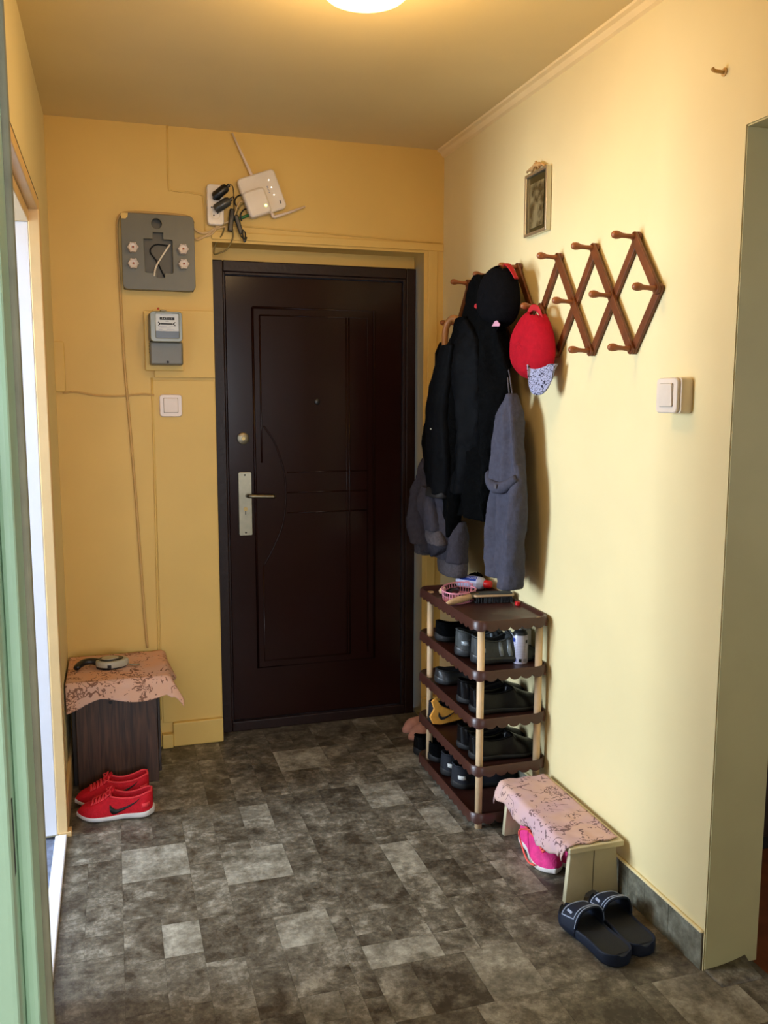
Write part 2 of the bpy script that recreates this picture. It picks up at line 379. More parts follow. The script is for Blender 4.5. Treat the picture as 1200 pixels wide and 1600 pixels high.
def text(name, body, size, mt, m, parent=None, depth=.0004):
    cu = bpy.data.curves.new(name, 'FONT'); cu.body = body; cu.size = size; cu.extrude = depth; cu.align_x = 'CENTER'; cu.align_y = 'CENTER'
    tmp = bpy.data.objects.new('tmp', cu); me = bpy.data.meshes.new_from_object(tmp)
    bpy.data.objects.remove(tmp); bpy.data.curves.remove(cu)
    me.transform(mt); me.name = name; me.materials.clear()
    return link(name, me, m, parent)
def rrect(w, h, r, n=5, cx=0, cy=0):
    out = []
    for (sx, sy, a0) in ((1, 1, 0), (-1, 1, PI/2), (-1, -1, PI), (1, -1, 3*PI/2)):
        for k in range(n+1):
            a = a0+PI/2*k/n
            out.append((cx+sx*(w/2-r)+r*math.cos(a), cy+sy*(h/2-r)+r*math.sin(a)))
    return out
def circ(r, n=20, cx=0, cy=0): return [(cx+r*math.cos(2*PI*k/n), cy+r*math.sin(2*PI*k/n)) for k in range(n)]
def thing(name, label, cat, loc=(0, 0, 0), group=None):
    o = bpy.data.objects.new(name, None); C.objects.link(o); o.location = loc; o.empty_display_size = .05
    o['label'] = label; o['category'] = cat
    if group: o['group'] = group
    return o
def tag(o, label, cat, group=None):
    o['label'] = label; o['category'] = cat
    if group: o['group'] = group
    return o
def struct(o): o['kind'] = 'structure'; return o
def place(root, loc, rot=(0, 0, 0)):
    root.location = loc; root.rotation_euler = rot
BACK = Matrix(((1, 0, 0, 0), (0, 0, -1, 0), (0, 1, 0, 0), (0, 0, 0, 1)))      # local xy -> world xz, local z -> -y (out of the back wall)
def on_back(x, z, y=0): return Matrix.Translation((x, y, z)) @ BACK
RIGHT = Matrix(((0, 0, -1, 0), (-1, 0, 0, 0), (0, 1, 0, 0), (0, 0, 0, 1)))    # local x -> -y, local y -> z, local z -> -x (out of the right wall)
def on_right(y, z, x=0): return Matrix.Translation((x, y, z)) @ RIGHT

# ------------------------------------------------------------------ setting
H = 2.543; W = 1.625; L = 1.946; TW = .163; FY = -2.9
# left wall has a doorway y -.70 .. -1.55, z up to 2.02 ; right wall ends at y=-L with an opening under z=2.10
def outline_right(pts, x, m, name, t):     # pts as (y, z) in a plane of constant x
    return struct(ext(name, [[(-y, z) for y, z in pts]], t, Matrix.Translation((x, 0, 0)) @ RIGHT, m))
outline_right([(.3, 0), (-.70, 0), (-.70, 2.06), (-1.58, 2.06), (-1.58, 0), (FY, 0), (FY, H), (.3, H)], -W-.065, 'wall', 'wall_left', .13)
outline_right([(.3, 0), (-L, 0), (-L, 2.104), (-2.78, 2.104), (-2.78, 0), (FY, 0), (FY, H), (.3, H)], TW/2, 'wall', 'wall_right', TW)
struct(ext('wall_back', [[(-W-.13, 0), (-1.004, 0), (-1.004, 2.108), (-.09, 2.108), (-.09, 0), (0, 0), (0, H), (-W-.13, H)]], .22, on_back(0, 0, .11), 'wall_back'))
struct(boxes('trim_8', [(.003, TW+.001, -L-.003, -L+.001, .002, 2.1), (.003, TW+.001, -2.78, -L-.003, 2.1, 2.105)], 'jamb_olive'))
struct(box('trim_7', (-1.004, -.09, .13, .22, 2.05, 2.11), 'wall_back'))
struct(boxes('wall_front', [(-3.2, -1.56, FY-.13, FY, 0, H), (-.56, TW-.001, FY-.13, FY, 0, H), (-1.56, -.56, FY-.13, FY, 2.10, H)], 'wall'))
struct(box('ceiling', (-W-.12, TW+.02, FY-.1, .28, H, H+.1), 'ceiling'))
bm = bmesh.new()
prof = [(0, H), (-.034, H), (-.032, H-.007), (-.020, H-.012), (-.010, H-.026), (0, H-.032)]
A = [bm.verts.new((x, 0, z)) for x, z in prof]; B = [bm.verts.new((x, FY, z)) for x, z in prof]
for i in range(len(prof)): bm.faces.new((A[i], A[(i+1) % 6], B[(i+1) % 6], B[i]))
bm.faces.new(A); bm.faces.new(B[::-1])
struct(from_bm('trim_1', bm, 'cornice'))

# floor: dark joint base with individually cut stone-print tiles on it
floor = struct(box('floor', (-W-.02, .135, FY-.13, .13, -.05, -.0016), 'grout'))
u = .0514
def cellx(x): return round((x+1.6448)/u)          # unit grid, origin at x=-1.6448
def celly(y): return round((.11-y)/u)
NX, NY = 35, 59
occ = [[False]*NY for _ in range(NX)]
tile_mesh = {}
def tile(i, j, a, b, kind):
    key = (a, b, kind)
    if key not in tile_mesh:
        w_, h_ = a*u-.0007, b*u-.0007
        bmm = bmesh.new(); bx(bmm, 0, w_, -h_, 0, -.0016, .0)
        me = bpy.data.meshes.new('tile'); bmm.to_mesh(me); bmm.free(); me.materials.append(M['tile_'+kind]); tile_mesh[key] = me
    o = bpy.data.objects.new('tile', tile_mesh[key]); C.objects.link(o); o.parent = floor
    o.location = (-1.6448+i*u+.00035, .11-j*u-.00035, 0)
    for p in range(i, min(i+a, NX)):
        for q in range(j, min(j+b, NY)): occ[p][q] = True
seeds = [(-1.122, -.97, -.918, -1.185), (-1.43, -.885, -1.225, -1.095), (-1.327, -1.308, -1.225, -1.508), (-.605, -1.06, -.515, -1.27),
         (-.563, -1.703, -.423, -1.903), (-.306, -1.272, -.218, -1.477), (-1.017, -.645, -.912, -.763), (-.543, -.632, -.414, -.822),
         (-.403, -.847, -.314, -1.047), (-1.03, -1.383, -.875, -1.53), (-.808, -1.59, -.635, -1.70), (-1.027, -1.727, -.926, -1.83), (-.15, -1.95, .05, -2.16), (-.41, -.35, -.2, -.5), (-.8, -.2, -.64, -.42)]
for (x0, y0, x1, y1) in seeds:
    i, j = cellx(x0), celly(y0); a, b = max(1, cellx(x1)-i), max(1, celly(y1)-j)
    if not any(occ[p][q] for p in range(i, min(NX, i+a)) for q in range(j, min(NY, j+b))): tile(i, j, a, b, 'light')
R1 = random.Random(11)
for j in range(NY):
    for i in range(NX):
        if occ[i][j]: continue
        opts = [(4, 4), (4, 4), (2, 4), (4, 2), (2, 4), (3, 4), (6, 4), (4, 6), (2, 2)]; R1.shuffle(opts); opts += [(2, 3), (3, 2), (2, 2), (1, 4), (1, 2), (2, 1), (1, 1)]
        for a, b in opts:
            if i+a <= NX and j+b <= NY and not any(occ[p][q] for p in range(i, i+a) for q in range(j, j+b)):
                # avoid leaving 1-wide slivers
                if i+a < NX and not occ[i+a][j] and (i+a+1 >= NX or occ[i+a+1][j]) and a > 1 and (a, b) != (1, 1) and R1.random() < .8: continue
                tile(i, j, a, b, R1.choice(['dark', 'dark', 'mid', 'mid', 'mid'])); break
# curled vinyl flap at the end of the right wall
bm = bmesh.new(); n = 8; rows = []
for k in range(n+1):
    t = k/n; x = .002+.125*t
    rows.append([bm.verts.new((x, -L+.001-.0*t, .002+.020*t**2+.004)), bm.verts.new((x+.002, -L-.03, .0015+.006*t)), bm.verts.new((x+.004, -L-.07, .0012))])
for a, b in zip(rows, rows[1:]):
    for q in range(2): bm.faces.new((a[q], a[q+1], b[q+1], b[q]))
fl = from_bm('vinyl_flap', bm, 'tile_mid', floor, smooth=True); s = fl.modifiers.new('s', 'SOLIDIFY'); s.thickness = .0015

# skirting on the right wall: stone-print strip in pieces, painted ledge above it
bb = struct(box('baseboard_right', (-.0035, 0, -L+.004, -.02, 0, .104), 'grout'))
ys = [-L+.004, -1.80, -1.685, -1.60, -1.42, -1.24, -1.02, -.80, -.55, -.3, -.03]
for a, b in zip(ys, ys[1:]):
    box('tile', (-.006, -.0035, a+.0006, b-.0006, .001, .103), 'skirt_tile', bb)
struct(boxes('trim_2', [(-.011, 0, -L+.002, -.02, .104, .112)], 'wall', bevel=.004))
# painted skirting and plaster steps on the back wall
struct(boxes('baseboard_back', [(-1.216, -1.004, -.022, 0, 0, .105), (-1.262, -1.216, -.034, 0, 0, .062), (-W, -1.262, -.012, 0, 0, .07), (-.088, -.0, -.02, 0, 0, .10)], 'wall_back', bevel=.005))
struct(boxes('baseboard_left', [(-W, -W+.014, -.655, -.0, 0, .12)], 'beige_gloss', bevel=.004))
struct(boxes('trim_3', [(-1.247, -1.006, -.022, 0, 1.562, 1.83), (-1.255, -1.006, -.004, 0, .105, 1.55)], 'wall_back', bevel=.003))
bm = bmesh.new(); bx(bm, -1.006, 0, -.007, 0, 2.118, 2.150)
struct(from_bm('trim_4', bm, 'wall_back', bevel=.003))
struct(boxes('trim_5', [(-.072, -.028, -.006, 0, .10, 2.118)], 'wall_back', bevel=.004))

# entrance door (door_1) with frame, mouldings, lock plate, handle
d1 = bpy.data.objects.new('door_1', None); C.objects.link(d1); d1.location = (-.55, .1, 0); struct(d1)
INV = Matrix.Translation((.55, -.1, 0))
def D(o): o.matrix_parent_inverse = INV; return o
D(boxes('frame', [(-.998, -.953, .075, .15, 0, 2.05), (-.144, -.10, .075, .15, 0, 2.05), (-.953, -.144, .075, .15, 2.004, 2.05), (-.953, -.144, .075, .15, 0, .045)], 'door_frame', d1, bevel=.004))
D(boxes('frame_rebate', [(-.953, -.946, .082, .15, .045, 2.004), (-.158, -.144, .082, .15, .045, 2.004), (-.946, -.158, .082, .15, 1.993, 2.004)], 'door_frame', d1, bevel=.002))
leaf = D(box('door_leaf', (-.944, -.160, .094, .14, .047, 1.991), 'door', d1, bevel=.003))
def bead(pts, r=.0045, path=0):
    D(tube('moulding', pts, r, 'door', d1, n=8, path=path))
yb = .0945
bead([(-.83, yb, 1.862), (-.29, yb, 1.862), (-.29, yb, .28), (-.83, yb, .28), (-.83, yb, 1.862)], .006)
bead([(-.800, yb, 1.83), (-.800, yb, 1.36), (-.80, yb, 1.2)], .004)
bead([(-.800, yb, 1.83), (-.32, yb, 1.83), (-.32, yb, .31)], .004)
bead([(-.405, yb, 1.83), (-.405, yb, .31)], .004)
bead([(-.418, yb, 1.83), (-.418, yb, .31)], .003)
bead([(-.79, yb, 1.36), (-.74, yb, 1.28), (-.705, yb, 1.17), (-.695, yb, 1.06), (-.71, yb, .93), (-.75, yb, .83), (-.80, yb, .74)], .004, 5)
bead([(-.80, yb, .74), (-.80, yb, .31), (-.405, yb, .31)], .004)
for z in (1.155, 1.065, .975): bead([(-.69, yb, z), (-.32, yb, z)], .0035)
D(lathe('upper_lock', [(0, .012), (.020, .012), (.026, .008), (.027, 0), (0, 0)], on_back(-.880, 1.306, .094), 'steel', d1, 24))
D(lathe('keyhole', [(0, .0145), (.008, .0145), (.009, .011), (0, .011)], on_back(-.880, 1.306, .094), 'brass', d1, 16))
D(ext('lock_plate', [rrect(.055, .275, .006)], .008, on_back(-.876, 1.022, .089), 'steel', d1, bevel=.002))
D(lathe('cylinder', [(0, .006), (.009, .006), (.009, 0), (0, 0)], on_back(-.876, 1.0, .086), 'brass', d1, 16))
D(ext('key_slot', [rrect(.003, .02, .001)], .002, on_back(-.876, .985, .084), 'dark', d1))
for z in (1.148, .896): D(lathe('screw', [(0, .003), (.003, .003), (.004, 0), (0, 0)], on_back(-.876, z, .085), 'dark', d1, 10))
D(tube('handle', [(-.868, .088, 1.058), (-.868, .05, 1.060), (-.862, .038, 1.060), (-.845, .034, 1.060), (-.80, .034, 1.058), (-.755, .036, 1.056)], .0085, 'steel', d1, n=10, path=4))
D(lathe('peephole', [(0, .006), (.007, .006), (.012, .004), (.013, 0), (0, 0)], on_back(-.551, 1.463, .094), 'black_plastic', d1, 18))

# doorway in the left wall: beige architrave, white inner jamb, threshold strip, lit room beyond
d2 = struct(boxes('door_2', [(-1.645, -1.612, -.714, -.655, .012, 2.060), (-1.800, -1.642, -1.578, -.712, 2.02, 2.058), (-1.645, -1.614, -1.62, -.655, 2.058, 2.095), (-1.645, -1.612, -1.62, -1.575, .0, 2.02)], 'beige_gloss', bevel=.003))
boxes('inner_jamb', [(-1.80, -1.6452, -.712, -.66, .01, 2.02), (-1.80, -1.6452, -1.62, -1.578, .01, 2.02)], 'white_gloss', d2, bevel=.003)
boxes('groove_shade', [(-1.622, -1.6135, -1.57, -.70, 2.090, 2.0945)], 'cabinet_brown', d2)  # thin dark strip paints the shade line of the groove
box('block', (-1.64, -1.600, -.715, -.675, 0, .018), 'beige_gloss', d2, bevel=.002)
struct(box('trim_6', (-1.652, -1.614, -1.578, -.716, -.01, .013), 'white_gloss', bevel=.004))
struct(box('floor_left_room', (-4.3, -1.646, -2.6, 1.0, -.05, -.004), 'blue_floor'))
struct(boxes('wall_left_room', [(-4.35, -4.25, -2.6, -1.55, 0, H), (-4.35, -4.25, -.49, 1.0, 0, H), (-4.35, -4.25, -1.55, -.49, 0, .75), (-4.35, -4.25, -1.55, -.49, 2.25, H),
        (-4.3, -W-.13, .9, 1.0, 0, H), (-4.3, -W-.13, -2.7, -2.6, 0, H)], 'white_room'))
struct(boxes('wall_left_room_inner', [(-W-.145, -W-.13, -.66, 1.0, 0, H), (-W-.145, -W-.13, -2.6, -1.62, 0, H), (-W-.145, -W-.13, -1.62, -.66, 2.06, H)], 'white_room'))
struct(box('ceiling_left_room', (-4.3, -W-.13, -2.6, 1.0, H, H+.1), 'white_room'))
struct(boxes('window_1', [(-4.31, -4.26, -1.55, -1.50, .75, 2.25), (-4.31, -4.26, -.54, -.49, .75, 2.25), (-4.31, -4.26, -1.50, -.54, .75, .80), (-4.31, -4.26, -1.50, -.54, 2.20, 2.25), (-4.31, -4.26, -1.04, -1.00, .80, 2.20)], 'white_gloss', bevel=.004))

# doorway the picture is taken from: pale green jamb with rebates and a strike slot
d4 = struct(boxes('door_3', [(-1.56, -1.513, FY-.11, FY+.02, 0, 2.06), (-1.56, -1.507, FY-.135, FY-.11, 0, 2.06), (-1.513, -1.501, FY-.045, FY+.02, 0, 2.06),
                             (-.60, -.56, FY-.135, FY+.02, 0, 2.06), (-1.513, -.60, FY-.135, FY+.02, 2.06, 2.10)], 'green', bevel=.004))
box('jamb_edge', (-1.56, -1.495, FY+.0195, FY+.030, 0, 2.08), 'green_edge', d4, bevel=.003)
box('strike_slot', (-1.5135, -1.5124, FY-.086, FY-.060, 1.075, 1.142), 'dark', d4)
# room behind the camera, closed off with a window in its rear wall
struct(box('floor_rear_room', (-3.3, TW-.001, -6.6, FY-.13, -.05, -.002), 'parquet'))
struct(box('ceiling_rear_room', (-3.3, TW-.001, -6.6, FY-.1, H, H+.1), 'white_room'))
struct(boxes('wall_rear_room', [(-3.3, -3.2, -6.6, FY, 0, H), (.10, TW-.001, -6.6, FY-.13, 0, H), (-3.3, -1.75, -6.7, -6.6, 0, H), (-.45, TW, -6.7, -6.6, 0, H), (-1.75, -.45, -6.7, -6.6, 0, .8), (-1.75, -.45, -6.7, -6.6, 2.2, H)], 'white_room'))
struct(boxes('window_2', [(-1.75, -1.69, -6.65, -6.6, .8, 2.2), (-.51, -.45, -6.65, -6.6, .8, 2.2), (-1.69, -.51, -6.65, -6.6, .8, .86), (-1.69, -.51, -6.65, -6.6, 2.14, 2.2), (-1.13, -1.07, -6.65, -6.6, .86, 2.14)], 'white_gloss', bevel=.004))
# dim room to the right
struct(box('floor_right_room', (.135, 2.6, -4.5, .3, -.05, -.006), 'parquet'))
struct(boxes('wall_right_room', [(2.5, 2.6, -4.5, .3, 0, H), (TW, 2.6, .2, .3, 0, H), (TW, .7, -4.6, -4.5, 0, H), (1.9, 2.6, -4.6, -4.5, 0, H), (.7, 1.9, -4.6, -4.5, 0, .85), (.7, 1.9, -4.6, -4.5, 2.15, H)], 'wall'))
struct(box('ceiling_right_room', (TW+.02, 2.6, -4.5, .3, H, H+.1), 'ceiling'))
struct(boxes('added_window', [(.7, .76, -4.57, -4.53, .85, 2.15), (1.84, 1.9, -4.57, -4.53, .85, 2.15), (.76, 1.84, -4.57, -4.53, .85, .91), (.76, 1.84, -4.57, -4.53, 2.09, 2.15), (1.27, 1.33, -4.57, -4.53, .91, 2.09)], 'white_gloss', bevel=.004))  # unseen window, made up to let light onto the olive jamb
cb = thing('cabinet', 'dark brown wooden cabinet seen through the opening at the right edge', 'cabinet', (.55, -1.5, 0))
box('body', (-.36, .5, 0, .45, .06, 2.1), 'cabinet_brown', cb, bevel=.004)
box('plinth', (-.34, .48, .03, .42, 0, .06), 'dark', cb)
box('door_panel', (-.355, .06, -.018, 0, .08, 2.08), 'cabinet_brown', cb, bevel=.003)
box('door_panel', (.066, .49, -.018, 0, .08, 2.08), 'cabinet_brown', cb, bevel=.003)

# ------------------------------------------------------------------ ceiling lamp
lp = thing('ceiling_lamp', 'round opal glass lamp glowing warm on the ceiling', 'lamp', (-.79, -1.525, H))
lathe('base', [(0, -.001), (.125, -.001), (.128, -.018), (0, -.018)], Matrix(), 'white_plastic', lp, 32)
lathe('shade', [(.118, -.018), (.135, -.032), (.128, -.062), (.098, -.090), (.055, -.106), (0, -.112)], Matrix(), 'lamp_glass', lp, 36)
pl = bpy.data.lights.new('bulb', 'POINT'); pl.energy = LAMP_POWER; pl.color = (1, .66, .31); pl.shadow_soft_size = .11
po = bpy.data.objects.new('bulb', pl); C.objects.link(po); po.parent = lp; po.location = (0, 0, -.24)

# ------------------------------------------------------------------ back wall fittings
fb = thing('fuse_box', 'grey metal fuse box cover with four white porcelain fuses above the meter', 'fuse box', (-1.218, 0, 2.047))
box('back_plate', (-.136, .136, -.012, -.001, -.142, .142), 'grey_metal_in', fb, bevel=.003)
hole = [(-.058, .052), (-.022, .052), (-.022, .078), (.020, .078), (.020, .052), (.052, .052), (.055, .045), (.055, -.075), (.050, -.080), (.022, -.080), (.022, -.098), (-.012, -.098), (-.012, -.080), (-.050, -.080), (-.055, -.076), (-.058, .044)]
ext('cover', [rrect(.276, .288, .02), circ(.021, 22, -.005, .110), hole], .008, on_back(0, 0, -.052), 'grey_metal', fb, bevel=.0015)
ring = rrect(.276, .288, .02); ring_in = rrect(.270, .282, .018)
ext('cover_side', [ring, ring_in], .04, on_back(0, 0, -.030), 'grey_metal', fb)
ext('inner_panel', [rrect(.24, .23, .004)], .002, on_back(0, 0, -.030), 'grey_metal_in', fb)
for (x, z) in ((-.098, .012), (-.098, -.049), (.093, .014), (.094, -.043)):
    f = lathe('fuse', [(0, .030), (.005, .030), (.006, .026), (.010, .026), (.0165, .029), (.019, .024), (.0185, .0), (0, 0)], on_back(x, z, -.056), 'porcelain', fb, 18)
    bm = bmesh.new()
    for k in range(6):
        a = 2*PI*k/6; add_lathe(bm, [(0, .031), (.0045, .030), (.005, .003), (0, .003)], on_back(x+.0165*math.cos(a), z+.0165*math.sin(a), -.056), 8)
    from_bm('grip', bm, 'porcelain', f, smooth=True)
    lathe('contact', [(0, .033), (.0035, .032), (.004, .029), (0, .029)], on_back(x, z, -.056), 'copper', f, 12)
tube('loose_wire', [(.045, -.045, .035), (.015, -.052, -.01), (-.012, -.056, -.055), (-.020, -.058, -.092)], .0035, 'offwhite_plastic', fb, path=5)
tube('loose_wire', [(.04, -.036, .030), (-.01, -.038, .032), (-.032, -.040, .005), (-.006, -.040, -.035), (.02, -.036, -.09)], .003, 'dark', fb, path=5)
ext('paint_chip', [[(-.138, .144), (-.112, .144), (-.114, .130), (-.122, .122), (-.138, .122)]], .0006, on_back(0, 0, -.0565), 'wall_back', fb)

mt_ = thing('electricity_meter', 'grey electricity meter with white dial below the fuse box', 'meter', (-1.204, -.022, 1.70))
box('backing_board', (-.078, .072, -.020, 0, -.112, .122), 'wall_back', mt_, bevel=.003)
box('terminal_cover', (-.062, .066, -.075, -.020, -.092, .0), 'meter_body', mt_, bevel=.007)
box('housing', (-.064, .062, -.085, -.020, .0, .108), 'meter_body', mt_, bevel=.008)
ext('cover_rim', [rrect(.118, .112, .012, 5, .002, .055), rrect(.092, .098, .006, 5, .006, .058)], .028, on_back(0, 0, -.10), 'meter_rim', mt_, bevel=.002)
ext('dial', [rrect(.092, .068, .004, 4, .006, .072)], .003, on_back(0, 0, -.104), 'meter_dial', mt_)
ext('glass_window', [rrect(.092, .030, .003, 4, .006, .023)], .003, on_back(0, 0, -.105), 'meter_dark', mt_)
ext('register', [rrect(.056, .010, .001, 3, .006, .086)], .002, on_back(0, 0, -.1055), 'ink', mt_)
text('digits', '0 4 7 3 1 5', .009, on_back(.006, .086, -.107), 'meter_dial', mt_)
ext('disc_slot', [rrect(.044, .005, .001, 3, .004, .066)], .002, on_back(0, 0, -.1055), 'ink', mt_)
for s in (-1, 1):
    ext('arrow', [[(.004+s*.022, .066), (.004+s*.031, .074), (.004+s*.034, .072), (.004+s*.028, .066), (.004+s*.034, .060), (.004+s*.031, .058)]], .002, on_back(0, 0, -.1055), 'ink', mt_)
text('print', 'kWh', .006, on_back(.006, .076, -.106), 'ink', mt_)
for (x, z, ln) in ((.006, .100, .05), (-.012, .056, .03), (.026, .056, .026), (.0, .050, .04), (.018, .044, .03), (-.02, .044, .014)):
    ext('print_line', [rrect(ln, .0016, .0003, 1, x, z)], .0006, on_back(0, 0, -.106), 'print_grey', mt_)
lathe('seal_screw', [(0, .003), (.005, .003), (.005, 0), (0, 0)], on_back(.006, -.080, -.074), 'ink', mt_, 12)
for k in range(4): lathe('vent_hole', [(0, .001), (.003, .001), (.003, 0), (0, 0)], frame((-.0625, -.05, .0-.012*k-.006), (-1, 0, 0)), 'dark', mt_, 8)
tube('hanging_lug', [(-.02, -.03, .108), (-.012, -.03, .122), (.004, -.03, .122), (.016, -.03, .108)], .004, 'steel', mt_, path=4)
lathe('nail', [(0, .004), (.005, .003), (.005, 0), (0, 0)], on_back(-.022, .131, -.02), 'copper', mt_, 10)

def light_switch(name, label, mt, mats=('switch_pink', 'switch_pink')):
    t = thing(name, label, 'light switch', (0, 0, 0))
    ext('back_plate', [rrect(.084, .084, .01)], .010, mt @ Matrix.Translation((0, 0, .005)), mats[0], t, bevel=.003)
    ext('rocker', [rrect(.054, .056, .003)], .006, mt @ Matrix.Translation((0, .001, .0125)) @ Matrix.Rotation(.04, 4, 'X'), mats[1], t, bevel=.0015)
    ext('rocker_gap', [rrect(.058, .060, .003)], .001, mt @ Matrix.Translation((0, .001, .0102)), 'grey_metal_in', t)
    return t
light_switch('light_switch', 'square warm white light switch on the back wall below the meter', on_back(-1.186, 1.448, -.0045))
t = light_switch('light_switch', 'white light switch in a raised box on the right wall', on_right(-1.745, 1.487, -.034), ('white_plastic', 'white_plastic'))
ext('surface_box', [rrect(.082, .088, .008)], .034, on_right(-1.752, 1.487, -.017), 'offwhite_plastic', t, bevel=.002)

t = thing('junction_cover', 'narrow painted junction cover in the left corner of the back wall', 'junction box', (-1.607, 0, 1.60))
ext('lid', [rrect(.034, .19, .006)], .016, on_back(0, 0, -.008), 'wall_back', t, bevel=.003)
box('gap', (-.0175, -.0155, -.013, -.001, -.09, .09), 'dark', t)

# power strip with two adapters, router, cables
ps = thing('power_strip', 'white power strip fixed upright above the door left of the router', 'power strip', (-.990, 0, 2.248))
ext('body', [rrect(.058, .150, .010)], .034, on_back(0, 0, -.018) , 'white_plastic', ps, bevel=.004)
for k, z in enumerate((-.038,)):
    lathe('socket', [(.019, 0), (.021, .003), (.017, .003), (.016, -.006), (0, -.006)], on_back(0, z, -.0365), 'offwhite_plastic', ps, 22)
    for s in (-1, 1): lathe('socket_hole', [(0, .001), (.003, .001), (.003, 0), (0, 0)], on_back(s*.008, z+s*.005, -.0372), 'socket_hole', ps, 10)
lathe('screw', [(0, .001), (.003, .001), (.003, 0), (0, 0)], on_back(-.016, -.012, -.0362), 'socket_hole', ps, 10)
tube('lead', [(.0, -.02, -.075), (.002, -.02, -.090), (-.02, -.012, -.115), (-.07, -.008, -.13)], .0035, 'cable_cream', ps, path=4)
def adapter(label, p, ang, mt_name, r=.019, ln=.075):
    t = thing('power_adapter', label, 'power adapter', p)
    d = Vector((math.cos(ang), -.12, math.sin(ang)))
    lathe('body', [(0, -ln/2), (r*.7, -ln/2), (r, -ln/2+.008), (r, ln/2-.012), (r*.75, ln/2-.002), (r*.4, ln/2), (r*.38, ln/2+.01), (0, ln/2+.01)], frame((0, 0, 0), d), mt_name, t, 18)
    return t
a1 = adapter('upper black plug adapter on the white power strip', (-.972, -.058, 2.292), math.radians(40), 'black_plastic', .018, .07)
tube('lead', [(.03, -.008, .03), (.047, -.01, .022), (.050, -.02, -.03), (.048, -.03, -.08)], .002, 'black_plastic', a1, path=4)
box('plug_block', (-.03, .0, .0, .02, -.03, .005), 'black_plastic', a1, bevel=.006)
a2 = adapter('lower dark grey plug adapter on the white power strip', (-.966, -.060, 2.243), math.radians(33), 'meter_dark', .0185, .072)
M['meter_dark'].node_tree.nodes['Principled BSDF'].inputs['Roughness'].default_value = .3
tube('lead', [(.032, -.008, .024), (.042, -.012, .03), (.043, -.02, -.01), (.04, -.02, -.04)], .002, 'black_plastic', a2, path=4)
sp = thing('coupled_plugs', 'pair of black cable couplings hanging between strip and router', 'cable coupling', (-.925, -.03, 2.19))
box('plug', (-.014, .006, -.014, .006, -.045, .045), 'black_plastic', sp, bevel=.004, mt=Matrix.Rotation(.12, 4, 'Y'))
box('plug', (.010, .028, -.018, .0, -.062, .015), 'black_plastic', sp, bevel=.004, mt=Matrix.Rotation(-.3, 4, 'Y'))
tube('lead', [(.03, -.02, -.06), (.045, -.025, -.075), (.05, -.02, -.05), (.038, -.02, -.04), (.045, -.02, -.085), (.055, -.02, -.065)], .003, 'black_plastic', sp, path=4)

rt = thing('router', 'white tilted router with two antennas above the entrance door', 'router', (-.802, -.020, 2.302))
RM = Matrix.Translation((0, 0, 0)) @ Matrix.Rotation(math.radians(-20.5), 4, 'Y')     # tilt in wall plane
def RB(x, z, y=0): return RM.inverted() @ on_back(x, z, y) if False else Matrix.Rotation(math.radians(-20.5), 4, 'Y') @ on_back(x, z, y)
ext('body', [rrect(.150, .150, .012)], .026, RB(0, 0, -.004), 'white_plastic', rt, bevel=.006)
for k, x in enumerate((.038, .038, .038)):
    lathe('status_light', [(0, .0008), (.0018, .0008), (.0018, 0), (0, 0)], RB(.045, .042-.030*k, -.0172), 'led', rt, 8)
for k in range(5): ext('print_mark', [rrect(.006, .003, .0005, 1)], .0006, RB(.030, .020-.006*k, -.0172), 'print_grey', rt)
ext('mark', [rrect(.004, .014, .001)], .0005, RB(.060, -.052, -.0174), 'ink', rt)
def VR(x, z, y): return (Matrix.Rotation(math.radians(-20.5), 4, 'Y') @ Vector((x, y, z)))
tube('antenna', [VR(-.012, .072, -.006), VR(-.014, .10, -.006), VR(-.020, .16, -.008), VR(-.028, .255, -.006)], [.0065, .0065, .005, .0035], 'switch_pink', rt, n=10)
tube('antenna', [VR(.012, -.070, -.008), VR(.012, -.098, -.010), VR(.015, -.100, -.010), VR(.080, -.100, -.010), VR(.155, -.098, -.006)], [.0075, .0075, .0065, .0055, .0035], 'switch_pink', rt, n=10)
tube('cable', [VR(-.075, .022, -.002), VR(-.10, .020, -.006), VR(-.118, .0, -.01), VR(-.112, -.03, -.01)], .003, 'black_plastic', rt, path=4)
tube('cable', [VR(-.075, -.005, -.002), VR(-.10, -.005, -.012), VR(-.125, -.03, -.012), VR(-.15, -.06, -.01)], .0028, 'cable_cream', rt, path=4)
tube('cable', [VR(-.075, -.015, -.002), VR(-.095, -.015, -.012), VR(-.12, -.036, -.014), VR(-.14, -.06, -.01)], .0028, 'cable_olive', rt, path=4)
tube('cable', [VR(-.075, -.038, -.002), VR(-.092, -.036, -.012), VR(-.112, -.05, -.014), VR(-.118, -.075, -.01)], .003, 'black_plastic', rt, path=4)
tube('cable', [VR(-.075, -.060, -.002), VR(-.11, -.062, -.004), VR(-.135, -.06, -.002), VR(-.15, -.055, 0)], .006, 'green_plug', rt, path=4)
wb = thing('plug_in_box', 'small white plastic box with green light in front of the router', 'network adapter', (-.826, -.048, 2.262))
ext('body', [rrect(.078, .088, .008)], .032, RB(0, 0, 0), 'white_plastic', wb, bevel=.008)
lathe('status_light', [(0, .001), (.005, .001), (.005, 0), (0, 0)], RB(.028, -.022, -.0162), 'led_green', wb, 10)

